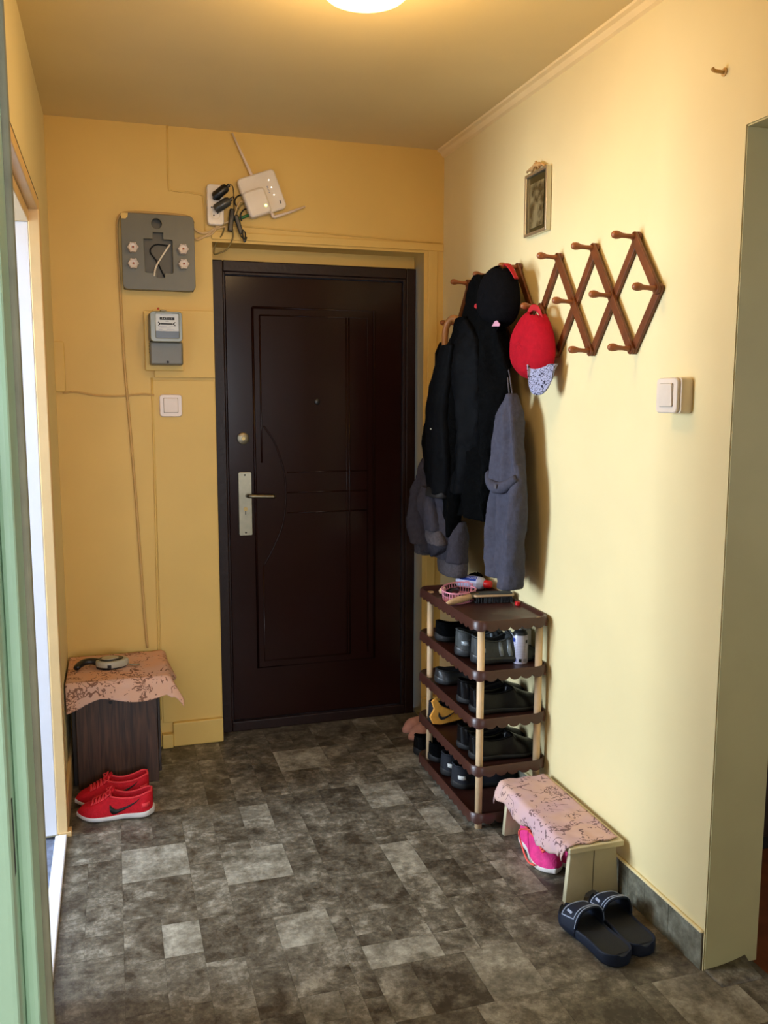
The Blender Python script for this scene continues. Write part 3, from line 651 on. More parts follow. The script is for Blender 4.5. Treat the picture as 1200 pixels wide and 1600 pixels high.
def cable(label, pts, r, m, path=5, parent=None):
    o = tube('cable', pts, r, m, None, n=8, path=path)
    return tag(o, label, 'cable')
cable('long painted cable hanging down the back wall beside the fuse box', [(-1.075, -.006, 2.175), (-1.10, -.006, 2.20), (-1.20, -.006, 2.206), (-1.32, -.006, 2.203), (-1.362, -.006, 2.185), (-1.372, -.006, 2.12), (-1.368, -.006, 1.90), (-1.362, -.006, 1.62), (-1.352, -.006, 1.42), (-1.335, -.006, 1.05), (-1.318, -.006, .60), (-1.31, -.006, .44)], .0052, 'cable_yellow')
cable('thin painted cable running level from the corner cover to the switch', [(-1.60, -.005, 1.497), (-1.55, -.005, 1.502), (-1.47, -.004, 1.488), (-1.38, -.004, 1.486), (-1.30, -.005, 1.494), (-1.25, -.006, 1.490)], .0035, 'cable_yellow')
cable('cream cable from the fuse box up to the router', [(-1.078, -.02, 2.155), (-1.055, -.014, 2.140), (-1.02, -.012, 2.142), (-.965, -.02, 2.175), (-.93, -.02, 2.19)], .0042, 'cable_cream')
cable('lower cream cable from the fuse box to the power strip', [(-1.078, -.02, 2.118), (-1.06, -.012, 2.112), (-1.03, -.01, 2.128), (-.985, -.012, 2.158), (-.95, -.015, 2.168)], .0038, 'cable_cream')
cable('olive cable end looping down onto the door lintel', [(-.925, -.02, 2.168), (-.92, -.016, 2.13), (-.945, -.014, 2.08), (-.98, -.010, 2.062), (-.995, .01, 2.062), (-.988, .02, 2.10), (-.965, -.012, 2.135), (-.955, -.014, 2.162)], .0032, 'cable_olive')
cable('painted cable seam rising beside the power strip to the ceiling', [(-1.168, -.001, 2.543), (-1.170, -.001, 2.32), (-1.160, -.001, 2.300), (-1.13, -.001, 2.296), (-1.05, -.001, 2.290), (-1.035, -.001, 2.27), (-1.03, -.001, 2.15)], .0035, 'wall_back', 4)
cable('thin painted cable seam along the top of the door surround', [(-1.02, -.002, 2.178), (-.9, -.002, 2.176), (-.5, -.002, 2.165), (-.01, -.002, 2.152)], .003, 'wall_back', 3)
cable('painted cable seam running down the back wall beside the switch', [(-1.257, -.002, 1.56), (-1.258, -.002, 1.2), (-1.262, -.002, .75), (-1.266, -.002, .12)], .0045, 'wall_back', 3)

# ------------------------------------------------------------------ right wall: picture, hook, peg racks
pc = thing('framed_picture', 'small dim sepia picture in a thin silver frame on the right wall', 'picture', (0, -.918, 2.139))
PM = Matrix.Translation((-.012, 0, 0)) @ RIGHT @ Matrix.Identity(4)
ext('frame', [rrect(.162, .206, .002), rrect(.146, .190, .001)], .018, on_right(0, 0, -.011), 'silver_frame', pc, bevel=.0015)
ext('mount', [rrect(.148, .192, .001)], .003, on_right(0, 0, -.010), 'mat_dark', pc)
ext('print', [rrect(.100, .148, .001)], .001, on_right(0, -.006, -.0125), 'picture', pc)
st = thing('straw_ornament', 'small straw ornament lying on top of the picture frame', 'ornament', (-.012, -.918, 2.243))
bm = bmesh.new()
add_tube(bm, [(-.01, .06, -.002+.01), (-.012, .02, .014), (-.006, -.02, .020), (0, -.05, .006)], .004, 6)
add_tube(bm, [(-.008, .03, .004), (-.012, 0, .018), (-.004, -.035, .012)], .006, 6)
add_tube(bm, [(-.004, -.02, .004), (-.01, -.005, .026), (-.002, .01, .008)], .005, 6)
from_bm('straw', bm, 'straw', st, smooth=True)
hk = thing('wall_hook', 'small painted hook high on the right wall', 'hook', (0, -1.86, 2.247))
lathe('plate', [(0, .004), (.010, .003), (.010, 0), (0, 0)], frame((0, 0, 0), (-1, 0, 0)), 'cable_yellow', hk, 14)
tube('peg', [(-.003, 0, 0), (-.028, .0, .0), (-.036, 0, .006)], .0045, 'cable_yellow', hk, path=3)

def peg(parent, y, z, x0):
    prof = [(0, 0), (.0085, 0), (.0075, .008), (.0062, .025), (.0072, .040), (.0105, .050), (.0115, .058), (.0095, .067), (.005, .071), (0, .072)]
    d = Vector((-1, .03, .06))
    lathe('peg', prof, frame((x0, y, z), d), 'pegwood', parent, 14)
def peg_rack(label, y0, dy, zt, zm, zb, tilt):
    t = thing('peg_rack', label, 'coat rack', (0, y0, zm), 'lattice peg racks on the right wall')
    def P(k2, lev):  # k2 in half steps toward the camera
        z = {1: zt, 0: zm, -1: zb}[lev]+tilt*k2
        return Vector((0, -dy*k2/2, z-zm))
    def bar(a, b, x):
        v = b-a; ln = v.length; ang = math.atan2(v.z, -v.y)
        m = Matrix.Translation((x, (a.y+b.y)/2, (a.z+b.z)/2)) @ RIGHT @ Matrix.Rotation(ang, 4, 'Z')
        ext('slat', [rrect(ln+.026, .024, .010, 4)], .009, m, 'rackwood', t, bevel=.0015)
    for k in range(4):
        if k == 0: bar(P(0, 0), P(1, -1), -.0175); bar(P(0, 0), P(1, 1), -.008)
        elif k == 3:
            bar(P(5, 1), P(6, 0), -.0175); bar(P(5, -1), P(6, 0), -.008)
        if k < 3 and k > 0:
            bar(P(2*k-1, 1), P(2*k+1, -1), -.0175); bar(P(2*k-1, -1), P(2*k+1, 1), -.008)
    for k in (1, 3, 5): peg(t, P(k, 1).y, P(k, 1).z, -.018); peg(t, P(k, -1).y, P(k, -1).z, -.018)
    for k in (0, 2, 4, 6): peg(t, P(k, 0).y, P(k, 0).z, -.018)
    return t
rkA = peg_rack('empty end of brown lattice peg rack, the one nearer the camera', -.972, .2235, 1.935, 1.785, 1.630, -.0025)
rkB = peg_rack('brown lattice peg rack in the corner, mostly hidden by hanging clothes', -.205, .232, 1.943, 1.790, 1.637, 0)
rkA['label'] = 'brown lattice peg rack nearer the camera with mostly empty pegs'

# ------------------------------------------------------------------ hanging garments
def garment(name, rows, xc, tk, m, parent, folds=6, amp=.012, seed=0, n=44, xs=None, flare=1., sub=1, hem=.0):
    """closed hanging volume: rows = (z, y0, y1); thickness tk in x; folds deepen downwards"""
    P = []
    zt, zb = rows[0][0], rows[-1][0]
    # resample
    R_ = []
    for a, b in zip(rows, rows[1:]):
        k = max(1, int(abs(a[0]-b[0])/.02))
        for q in range(k):
            t = q/k; R_.append([a[i]*(1-t)+b[i]*t for i in range(3)]+[0])
    R_.append(list(rows[-1])+[0])
    # smooth
    for _ in range(2):
        for i in range(1, len(R_)-1):
            for c in (1, 2): R_[i][c] = .25*R_[i-1][c]+.5*R_[i][c]+.25*R_[i+1][c]
    R_.insert(-1, [R_[-1][0]+.003]+R_[-1][1:]); R_.insert(1, [R_[0][0]-.003]+R_[0][1:])
    vs = []; fs = []
    for i, (z, y0, y1, _) in enumerate(R_):
        dep = (zt-z)/max(.001, zt-zb)
        cyy, hw = (y0+y1)/2, abs(y0-y1)/2
        tt = tk*(.45+.55*min(1, dep*4))
        xcc = xc if xs is None else xs[0]*(1-dep)+xs[1]*dep
        for k in range(n):
            a = 2*PI*k/n
            ca, sa = math.cos(a), math.sin(a)
            # superellipse
            e = .75
            yy = cyy+hw*math.copysign(abs(ca)**e, ca)
            xx = math.copysign(abs(sa)**.8, sa)*tt
            nz = noise.noise(Vector((seed*3.1+yy*9, z*2.2, seed)))*1.6
            f = math.sin(yy/(hw+1e-4)*folds*1.3+seed*2+z*3.0*(1 if seed % 2 else -1)+nz*2.2)
            amp2 = amp*(.25+min(1, dep*2.2))*(min(1, hw/.05))
            if sa < .2: xx += f*amp2*(1-max(0, sa)*3)
            xx += noise.noise(Vector((yy*14, z*9, seed+7)))*amp*.7
            zz = z + (hem*math.sin(yy*30+seed) if i == len(R_)-1 else 0)
            xw = min(xcc+xx, -.022-(parent.location.x if parent else 0))
            vs.append((xw, yy, zz))
    Rn = len(R_)
    for i in range(Rn-1):
        for k in range(n): fs.append((i*n+k, i*n+(k+1) % n, (i+1)*n+(k+1) % n, (i+1)*n+k))
    fs.append(tuple(range(n))); fs.append(tuple((Rn-1)*n+k for k in range(n))[::-1])
    return crumple(from_py(name, vs, fs, m, parent, smooth=True), amp*1.3, amp*.5)

CL = bpy.data.textures.new('crumple', 'CLOUDS'); CL.noise_scale = .055; CL.noise_depth = 3
CL2 = bpy.data.textures.new('fine_crumple', 'CLOUDS'); CL2.noise_scale = .022; CL2.noise_depth = 2
def crumple(o, a=.022, b=.007):
    o.modifiers.new('sub', 'SUBSURF').render_levels = 1
    d = o.modifiers.new('d', 'DISPLACE'); d.texture = CL; d.strength = a; d.mid_level = .5
    d = o.modifiers.new('d2', 'DISPLACE'); d.texture = CL2; d.strength = b; d.mid_level = .5
    return o
def gthing(name, label, cat, loc):
    return thing(name, label, cat, loc)
def rel(rows, o): return [(z-o[2], a-o[1], b-o[1]) for z, a, b in rows]

um = thing('umbrella', 'folded black umbrella with curved light wooden handle hooked in the corner', 'umbrella', (-.1, -.30, 1.79))
O = Vector((-.1, -.30, 1.79))
tube('handle', [Vector(p)-O for p in ((-.13, -.384, 1.56), (-.13, -.370, 1.68), (-.128, -.366, 1.740), (-.122, -.376, 1.775), (-.11, -.398, 1.794), (-.095, -.422, 1.782), (-.090, -.432, 1.74), (-.090, -.432, 1.69))], .0135, 'canewood', um, n=12, path=5)
tube('canopy', [Vector(p)-O for p in ((-.13, -.355, 1.70), (-.128, -.345, 1.66), (-.125, -.34, 1.5), (-.12, -.34, 1.2), (-.12, -.345, 1.06))], [.018, .034, .036, .03, .012], 'black_nylon', um, n=12)

cO = (-.1, -.62, 1.93)
ct = thing('coat', 'long plain black coat hanging under the black cap', 'coat', cO)
crows = [(1.93, -.612, -.668), (1.9, -.590, -.75), (1.81, -.548, -.812), (1.719, -.500, -.845), (1.579, -.450, -.885), (1.49, -.43, -.89), (1.414, -.43, -.875), (1.245, -.43, -.82), (1.096, -.43, -.79), (1.03, -.44, -.77)]
garment('body', [(z-cO[2], a-cO[1], b-cO[1]) for z, a, b in crows], -.0, .05, 'black_cloth', ct, folds=6, amp=.018, seed=2, hem=.012)
garment('sleeve', [(z-cO[2], a-cO[1], b-cO[1]) for z, a, b in [(1.78, -.56, -.64), (1.6, -.50, -.62), (1.4, -.47, -.61), (1.2, -.47, -.60), (1.05, -.46, -.585), (.935, -.44, -.55)]], -.055, .035, 'black_cloth', ct, folds=3, amp=.008, seed=5, hem=.004)
jO = (-.15, -.55, 1.75)
jk = thing('jacket', 'black nylon jacket nearest the corner with a sleeve hanging in front', 'jacket', jO)
jr = [(1.775, -.575, -.635), (1.745, -.525, -.70), (1.664, -.455, -.735), (1.583, -.375, -.744), (1.485, -.30, -.748), (1.385, -.245, -.745), (1.284, -.228, -.72), (1.20, -.235, -.70), (1.12, -.29, -.66)]
garment('body', rel(jr, jO), .008, .048, 'black_nylon', jk, folds=4, amp=.014, seed=1, hem=.008)
sr = [(1.68, -.49, -.62), (1.6, -.44, -.60), (1.534, -.40, -.59), (1.41, -.345, -.575), (1.285, -.345, -.590), (1.184, -.365, -.590), (1.105, -.392, -.566)]
garment('sleeve', rel(sr, jO), -.045, .032, 'black_nylon', jk, folds=2, amp=.007, seed=3)
garment('cuff', rel([(1.13, -.386, -.570), (1.108, -.392, -.566), (1.092, -.394, -.562)], jO), -.047, .034, 'rubber', jk, folds=1, amp=.002, seed=4)
lathe('snap_button', [(0, .003), (.0035, .002), (.004, 0), (0, 0)], frame((-.078, .07, -.33-.06), (-1, -.6, 0)), 'steel', jk, 10)

hO = (-.14, -.40, 1.10)
hd = thing('sweatshirt', 'dark grey sweatshirt with ribbed cuffs hanging below the black jacket', 'sweatshirt', hO)
hr = [(1.33, -.33, -.43), (1.188, -.236, -.474), (1.094, -.176, -.511), (1.014, -.138, -.535), (.936, -.150, -.550), (.87, -.188, -.53), (.838, -.205, -.42)]
garment('body', rel(hr, hO), -.012, .05, 'grey_hood', hd, folds=4, amp=.016, seed=6, hem=.006)
lr = [(1.0, -.31, -.58), (.93, -.318, -.595), (.88, -.330, -.595), (.835, -.342, -.588)]
garment('sleeve', rel(lr, hO), .012, .045, 'grey_hood', hd, folds=3, amp=.010, seed=8)
garment('cuff', rel([(.862, -.340, -.59), (.835, -.345, -.588), (.80, -.365, -.580), (.775, -.385, -.566)], hO), .012, .044, 'grey_rib', hd, folds=10, amp=.003, seed=9)
def slant(name, p0, p1, r0, r1, m, parent, fl=(1, .62)):
    P0, P1 = Vector(p0), Vector(p1)
    pts = [P0.lerp(P1, k/6) for k in range(7)]
    rr = [r0+(r1-r0)*k/6 for k in range(7)]; rr[0] *= .8
    return crumple(tube(name, pts, rr, m, parent, n=20, flat=fl), .03, .010)
garment('sleeve', rel([(1.20, -.255, -.36), (1.09, -.185, -.37), (1.0, -.150, -.35), (.92, -.152, -.335), (.87, -.172, -.32)], hO), -.030, .05, 'grey_hood', hd, folds=3, amp=.014, seed=15)
garment('cuff', rel([(.885, -.172, -.315), (.86, -.185, -.312), (.825, -.20, -.305)], hO), -.030, .036, 'grey_rib', hd, folds=9, amp=.003, seed=16)
garment('sleeve', rel([(1.12, -.30, -.44), (1.05, -.33, -.49), (.99, -.35, -.51), (.955, -.37, -.515)], hO), -.058, .036, 'grey_hood', hd, folds=3, amp=.010, seed=17)
garment('cuff', rel([(.962, -.375, -.525), (.935, -.392, -.545), (.905, -.425, -.555)], hO), -.062, .032, 'grey_rib', hd, folds=9, amp=.003, seed=18)

pO = (-.098, -.90, 1.49)
pn = thing('sweatpants', 'slate grey sweatpants hanging by their drawstring over the shoe rack', 'trousers', pO)
def relp(rows): return [(z-pO[2], a+.04-pO[1], b+.04-pO[1]) for z, a, b in rows]
garment('waist', relp([(1.495, -.950, -.98), (1.46, -.93, -1.01), (1.419, -.895, -1.028), (1.332, -.855, -1.044), (1.25, -.825, -1.058), (1.20, -.805, -1.07), (1.175, -.805, -1.068)]), 0, .038, 'grey_cloth', pn, folds=7, amp=.010, seed=11)
garment('leg', relp([(1.26, -.83, -.95), (1.15, -.811, -.96), (1.079, -.811, -.962), (.963, -.805, -.952), (.875, -.803, -.946), (.832, -.816, -.930)]), .010, .034, 'grey_cloth', pn, folds=3, amp=.013, seed=12, hem=.006)
garment('leg', relp([(1.26, -.93, -1.06), (1.15, -.93, -1.085), (1.097, -.935, -1.085), (.986, -.930, -1.078), (.895, -.928, -1.066), (.825, -.940, -1.052)]), -.006, .038, 'grey_cloth', pn, folds=3, amp=.013, seed=14, hem=.008)
tube('pocket_roll', [Vector(p)-Vector(pO) for p in ((-.120, -.800, 1.212), (-.134, -.845, 1.185), (-.142, -.910, 1.170), (-.138, -.975, 1.178), (-.118, -1.025, 1.212))], [.014, .019, .022, .021, .014], 'grey_cloth', pn, n=12, path=5)
ext('pocket_label', [rrect(.02, .016, .003)], .002, Matrix.Translation((-.164+.098, -.955+.90, 1.178-1.49)) @ RIGHT, 'grey_rib', pn)
for dy in (-.012, .012):
    tube('drawstring', [Vector(p)-Vector(pO) for p in ((-.095, -.918+dy, 1.49), (-.09, -.885+dy*.7, 1.56), (-.082, -.845, 1.62), (-.078, -.815, 1.648))], .0028, 'grey_rib', pn, path=4)

# caps: crown shell bulging away from the wall, strap arch over a peg, visor hanging below
def cap(name, label, loc, crown_m, strap_m, ry, rz, rx, visor=None, tilt=0.):
    t = thing(name, label, 'cap', loc)
    vs = []; fs = []; NU, NV = 48, 16
    cr = []
    for j in range(NV+1):
        ph = (PI/2)*j/NV          # 0 = rim (toward wall), pi/2 = pole (away from wall)
        for k in range(NU):
            a = 2*PI*k/NU
            y = ry*math.copysign(abs(math.cos(a))**.8, math.cos(a))*math.cos(ph)**.62; z = rz*math.copysign(abs(math.sin(a))**(.95 if math.sin(a) > 0 else .75), math.sin(a))*math.cos(ph)**.62
            x = -rx*math.sin(ph)
            y *= 1-.16*math.sin(a)
            # strap opening: a notch cut in the top of the rim
            up = max(0, math.sin(a))
            notch = .0
            d = noise.noise(Vector((y*14+loc[1]*5, z*14, x*14)))*.008*math.sin(min(ph*1.5, PI/2))
            x += d - .004*math.sin(a*3+1)*math.cos(ph); z += d*.6
            vs.append((x, y, z))
    for j in range(NV):
        for k in range(NU):
            da = (2*PI*(k+.5)/NU-math.radians(104 if name != 'cap' or ry < .12 else 103))/math.radians(27); dp = ((j+.5)/NV)/.42
            if da*da+dp*dp < 1: continue
            fs.append((j*NU+k, j*NU+(k+1) % NU, (j+1)*NU+(k+1) % NU, (j+1)*NU+k))
    o = from_py('crown', vs, fs, crown_m, t, smooth=True); s = o.modifiers.new('s', 'SOLIDIFY'); s.thickness = .003
    o.rotation_euler = (0, tilt, 0)
    return t
rc = cap('cap', 'red cotton cap with blue patterned visor hanging on a peg', (-.045, -1.000, 1.660), 'red_cloth', 'red_cloth', .130, .116, .062)
tube('strap', [(-.018, .025, .075), (-.024, .012, .102), (-.026, -.020, .118), (-.024, -.062, .106), (-.018, -.082, .060)], .0105, 'red_strap', rc, n=10, path=5, flat=(1, .25))
box('buckle', (-.03, -.016, -.096, -.076, .050, .064), 'black_plastic', rc, bevel=.002)
# visor
vs = []; fs = []; NA, NB = 16, 8
for i in range(NA+1):
    for j in range(NB+1):
        s = -1+2*i/NA; q = j/NB
        yy = -.100-.044*s*(1-.15*q); reach = .100*(1-abs(s)**2.6)**.5 if abs(s) < 1 else 0
        zz = -.070-q*reach-.0*q
        xx = -.030+.028*s+.010*s*s-.012*q
        vs.append((xx, yy, zz))
for i in range(NA):
    for j in range(NB): a = i*(NB+1)+j; fs.append((a, a+1, a+NB+2, a+NB+1))
vo = from_py('visor', vs, fs, 'visor', rc, smooth=True); s = vo.modifiers.new('s', 'SOLIDIFY'); s.thickness = .004

bc = cap('cap', 'black cap with red back strap hanging on the corner rack', (-.075, -.815, 1.838), 'black_cap', 'red_strap', .112, .110, .085)
tube('strap', [(-.015, -.030, .098), (-.020, -.055, .100), (-.020, -.090, .078), (-.012, -.112, .045)], .0115, 'red_strap', bc, n=10, path=5, flat=(1, .3))
box('size_label', (-.010, -.006, -.068, -.040, .035, .075), 'white_label', bc)
lathe('red_toggle', [(0, .004), (.008, .003), (.009, 0), (0, 0)], frame((-.068, .098, -.028), (-1, -.8, 0)), 'red_strap', bc, 14)
ext('printed_tag', [[(-.032, 0), (0, .022), (.034, .003), (.03, -.004)]], .002, Matrix.Translation((-.055, -.045, -.108)) @ RIGHT, 'label_pink', bc)
vs = []; fs = []
for i in range(NA+1):
    for j in range(NB+1):
        s = -1+2*i/NA; q = j/NB
        yy = .01-.062*s*(1-.15*q); reach = .07*max(0, 1-abs(s)**2.6)**.5
        vs.append((-.035+.018*s*s-.02*q, yy, -.070-q*reach))
for i in range(NA):
    for j in range(NB): a = i*(NB+1)+j; fs.append((a, a+1, a+NB+2, a+NB+1))
vo = from_py('visor', vs, fs, 'black_cap', bc, smooth=True); s = vo.modifiers.new('s', 'SOLIDIFY'); s.thickness = .004

# ------------------------------------------------------------------ shoe rack
TZ = [.728, .555, .388, .218, .048]
X0, X1, Y0, Y1 = -.285, -.004, -1.088, -.490
rk = thing('shoe_rack', 'five tier brown plastic shoe rack with scalloped trays and pale posts', 'shoe rack', (-.145, -.79, 0))
RI = Vector((-.145, -.79, 0))
def tray(zt, cap_discs):
    w_, h_ = X1-X0, Y1-Y0
    per = rrect(w_, h_, .045, 8)
    # densify
    pts = []
    for a, b in zip(per, per[1:]+per[:1]):
        d = math.dist(a, b); k = max(1, int(d/.006))
        for q in range(k): pts.append((a[0]+(b[0]-a[0])*q/k, a[1]+(b[1]-a[1])*q/k))
    # arc length
    s = 0; S = [0]
    for a, b in zip(pts, pts[1:]+pts[:1]): s += math.dist(a, b); S.append(s)
    nsc = round(s/.043); vs = []; fs = []; N = len(pts)
    for i, (x, y) in enumerate(pts):
        sc = abs(math.sin(PI*nsc*S[i]/s))**.6*.013
        def off(d):
            return (x*(1-2*d/w_), y*(1-2*d/h_))
        col = [(*off(.022), -.001), (*off(.014), .002), (*off(.009), .010), (*off(.004), .012), (*off(0), .006), (*off(-.001), -.012-sc), (*off(.003), -.012-sc), (*off(.005), -.001), (*off(.022), -.005)]
        vs += col
    K = 9
    for i in range(N):
        j = (i+1) % N
        for k in range(K-1): fs.append((i*K+k, i*K+k+1, j*K+k+1, j*K+k))
    fs.append(tuple(i*K for i in range(N))); fs.append(tuple(i*K+K-1 for i in range(N))[::-1])
    o = from_py('tray', vs, fs, 'brown_plastic', rk, smooth=True)
    e = o.modifiers.new('edge', 'EDGE_SPLIT'); e.split_angle = math.radians(50)
    o.location = ((X0+X1)/2-RI.x, (Y0+Y1)/2-RI.y, zt)
    return o
trays = [tray(z, i == 0) for i, z in enumerate(TZ)]
PX = (-.253, -.036); PY = (-1.058, -.560)
for x in PX:
    for y in PY:
        pz = [0]+[z for z in TZ[::-1]]
        tube('post', [(x-RI.x, y-RI.y, 0), (x-RI.x, y-RI.y, TZ[0]+.0012)], .0125, 'dowel', rk, n=18)
        lathe('post_cap', [(0, .0035), (.012, .003), (.0135, .0), (0, 0)], Matrix.Translation((x-RI.x, y-RI.y, TZ[0])), 'dowel', rk, 18)

# ------------------------------------------------------------------ shoes
def shoe_fns(Ln, Wd, hh, toe_h, open_s=.42, sole=.028, ankle=None, pointy=.0):
    """s: 0 toe .. 1 heel along +x ; returns outline half width and heights"""
    def hw(s):
        s = min(max(s, 0), 1)
        base = (math.sin(min(1, s/.30)*PI/2)**.62 if s < .30 else 1)
        waist = 1-.20*math.exp(-((s-.62)/.16)**2)-.16*max(0, (s-.55)/.45)
        end = 1 if s < .86 else math.sqrt(max(0, 1-((s-.86)/.14)**2*.92))
        return Wd/2*base*waist*end
    def top(s):
        if s < .12: return toe_h*(.55+.45*math.sin(s/.12*PI/2))
        if s < open_s: t = (s-.12)/(open_s-.12); return toe_h+(hh*.92-toe_h)*(t**1.25)
        t = (s-open_s)/(1-open_s)
        return hh*(.92-.17*math.sin(min(1, t*1.15)*PI)**.9+.01*t)
    return hw, top
def make_shoe(t, Ln=.27, Wd=.098, hh=.085, toe_h=.045, sole=.026, open_s=.42, up='red_mesh', inn='red_in', sol='white_sole', lace=None, lace_n=5, swoosh=None, heel_tab=None, heel_mark=None, stripe=None, sole2=None, side=1, rocker=.010):
    hw, top = shoe_fns(Ln, Wd, hh, toe_h, open_s)
    NS = 26
    def zs(s): return rocker*max(0, (.22-s)/.22)**2+rocker*.5*max(0, (s-.85)/.15)**2
    def cx(s): return .0
    # sole
    vs = []; fs = []; prof = [(.90, 0.0), (1.0, .25), (1.03, .7), (1.0, 1.0)]
    ss = [.0, .01, .03, .06]+[.1+.8*k/16 for k in range(17)]+[.94, .97, .99, 1.0]
    n0 = len(ss)
    for s in ss:
        w_ = max(hw(s), .004)*1.04
        x = s*Ln+(-.004 if s == 0 else (.004 if s == 1 else 0))
        th = sole*(.75+.45*s)
        ring = [(-w_*.9, 0), (-w_*1.0, .3), (-w_*1.02, .75), (-w_*.97, 1), (w_*.97, 1), (w_*1.02, .75), (w_, .3), (w_*.9, 0)]
        for y, q in ring: vs.append((x, y, zs(s)+q*th))
    for i in range(n0-1):
        for k in range(8): fs.append((i*8+k, i*8+(k+1) % 8, (i+1)*8+(k+1) % 8, (i+1)*8+k))
    fs.append(tuple(range(8))); fs.append(tuple((n0-1)*8+k for k in range(8))[::-1])
    so = from_py('sole', vs, fs, sol, t, smooth=True); so.modifiers.new('s', 'SUBSURF').render_levels = 1
    # upper
    def upper(s, v):
        """v -1..1 across: |v|=1 at the sole, 0 centre top"""
        w_ = max(hw(s), .004); th = sole*(.75+.45*s)*.85+zs(s); h = top(s)
        a = abs(v); sg = 1 if v >= 0 else -1
        if s < open_s:
            ang = (1-a)*PI/2
            y = w_*math.cos(ang)**.8; z = th+(h-th)*math.sin(ang)**.85
            return Vector((s*Ln, sg*y, z))
        o_ = min(1, (s-open_s)/.06)
        rim = .42
        if a >= rim:
            q = (a-rim)/(1-rim)       # 1 at sole, 0 rim
            y = w_*(1-.34*(1-q)**1.6); z = th+(h-th)*(1-q)
        else:
            q = a/rim
            y = w_*.60*q**.8; z = h+(th*.9+.006-h)*(1-q**5)*o_ + (0 if o_ == 1 else 0)
            if o_ < 1: z = h*(1-o_)+z*o_
        x = s*Ln
        # close the heel: pull inner points inward
        if s > .93 and a < rim: x = .93*Ln
        return Vector((x, sg*y, z))
    sU = [.0, .012, .03, .06, .1, .15, .2, .25, .3, .35, .39, open_s, open_s+.03, open_s+.06, .52, .57, .62, .67, .72, .77, .82, .87, .91, .94, .965, .985, .995]
    vv = [-1, -.85, -.7, -.56, -.46, -.42, -.38, -.3, -.15, 0, .15, .3, .38, .42, .46, .56, .7, .85, 1]
    vs = []; fs = []; K = len(vv)
    for s in sU:
        for v in vv: vs.append(upper(s, v))
    for i in range(len(sU)-1):
        for k in range(K-1): fs.append((i*K+k, i*K+k+1, (i+1)*K+k+1, (i+1)*K+k))
    # heel cap: connect outer last station across
    last = (len(sU)-1)*K
    left = [last+k for k in range(0, 6)]; right = [last+K-1-k for k in range(0, 6)]
    for k in range(5): fs.append((left[k], left[k+1], right[k+1], right[k]))
    uo = from_py('upper', vs, fs, up, t, smooth=True); uo.modifiers.new('s', 'SUBSURF').render_levels = 1
    # inside lining (dark footbed)
    vs = []; fs = []
    li = [open_s+.07+(.92-open_s-.07)*k/8 for k in range(9)]
    for s in li:
        w_ = hw(s)*.52; z = sole*(.75+.45*s)*.85+.014
        vs += [(s*Ln, -w_, z), (s*Ln, 0, z-.002), (s*Ln, w_, z)]
    for i in range(8):
        for k in range(2): fs.append((i*3+k, i*3+k+1, (i+1)*3+k+1, (i+1)*3+k))
    from_py('insole', vs, fs, inn, t, smooth=True)
    # collar roll
    pts = []
    for k in range(0, 17):
        s = open_s+.03+(.975-open_s-.03)*k/16; p = upper(min(s, .985), .42); pts.append(p)
    pts2 = [Vector((p.x, -p.y, p.z)) for p in pts][::-1]
    tube('collar', pts+pts2, .0035, inn if lace is None else (heel_tab or up), t, n=8, closed=True)
    if lace:
        bm = bmesh.new()
        for k in range(lace_n):
            s = open_s-.02-.045*k
            a = upper(s, .34)+Vector((0, 0, .002)); b = upper(s-.02, -.34)+Vector((0, 0, .002)); c = upper(s-.01, 0)+Vector((0, 0, .0035))
            add_tube(bm, smooth_path([a, c, b], 3), .0028, 6)
            a = upper(s-.02, .34)+Vector((0, 0, .002)); b = upper(s, -.34)+Vector((0, 0, .002))
            add_tube(bm, smooth_path([a, c+Vector((0, 0, .002)), b], 3), .0028, 6)
        # bow
        s = open_s-.01; c = upper(s, 0)+Vector((0, 0, .006))
        for sg in (-1, 1):
            add_tube(bm, smooth_path([c, c+Vector((.01, sg*.02, .008)), c+Vector((.005, sg*.036, -.002)), c+Vector((-.008, sg*.022, .0)), c], 4), .0024, 6)
        from_bm('laces', bm, lace, t, smooth=True)
        # tongue
        tg = [upper(open_s-.03, 0)+Vector((0, 0, .001)), upper(open_s+.01, 0)+Vector((0, 0, .004)), Vector(((open_s+.05)*Ln, 0, hh*1.0)), Vector(((open_s+.075)*Ln, 0, hh*1.06))]
        tube('tongue', tg, [.016, .018, .019, .014], up, t, n=12, path=3, flat=(1, .3))
    def surf_poly(name, poly, m, sgn, off=.0012):
        """flat mark laid on the side; poly in (s, q) with q 0 sole .. 1 rim; built as strip list"""
        vs = []; fs = []
        for (s, q0, q1) in poly:
            for q in (q0, q1):
                v = sgn*(1-q*.58)
                p = upper(s, v); d = (upper(s+.01, v)-p).cross(upper(s, v*.97)-p)
                d = Vector((0, sgn, .25)).normalized()
                vs.append(p+d*off)
        for i in range(len(poly)-1): fs.append((2*i, 2*i+1, 2*i+3, 2*i+2))
        o = from_py(name, vs, fs, m, t, smooth=True); sd = o.modifiers.new('s', 'SOLIDIFY'); sd.thickness = .0014; sd.offset = 1
        return o
    if swoosh:
        # hooked tick: thick rounded end toward the toe, long taper to the heel
        pts = [(.44, .50, .60), (.445, .26, .60), (.46, .16, .56), (.48, .10, .47), (.51, .085, .38), (.55, .13, .36), (.60, .23, .42), (.66, .36, .51), (.72, .50, .62), (.78, .66, .74), (.83, .82, .86)]
        for sg in (-1, 1): surf_poly('swoosh', pts, swoosh, sg)
    if heel_tab:
        vs = []; fs = []
    if stripe:
        for sg in (-1, 1):
            for s0 in (.46, .58):
                surf_poly('stripe', [(s0, .05, .2), (s0+.02, .05, .9), (s0+.05, .05, .95), (s0+.065, .3, .95)], stripe, sg)
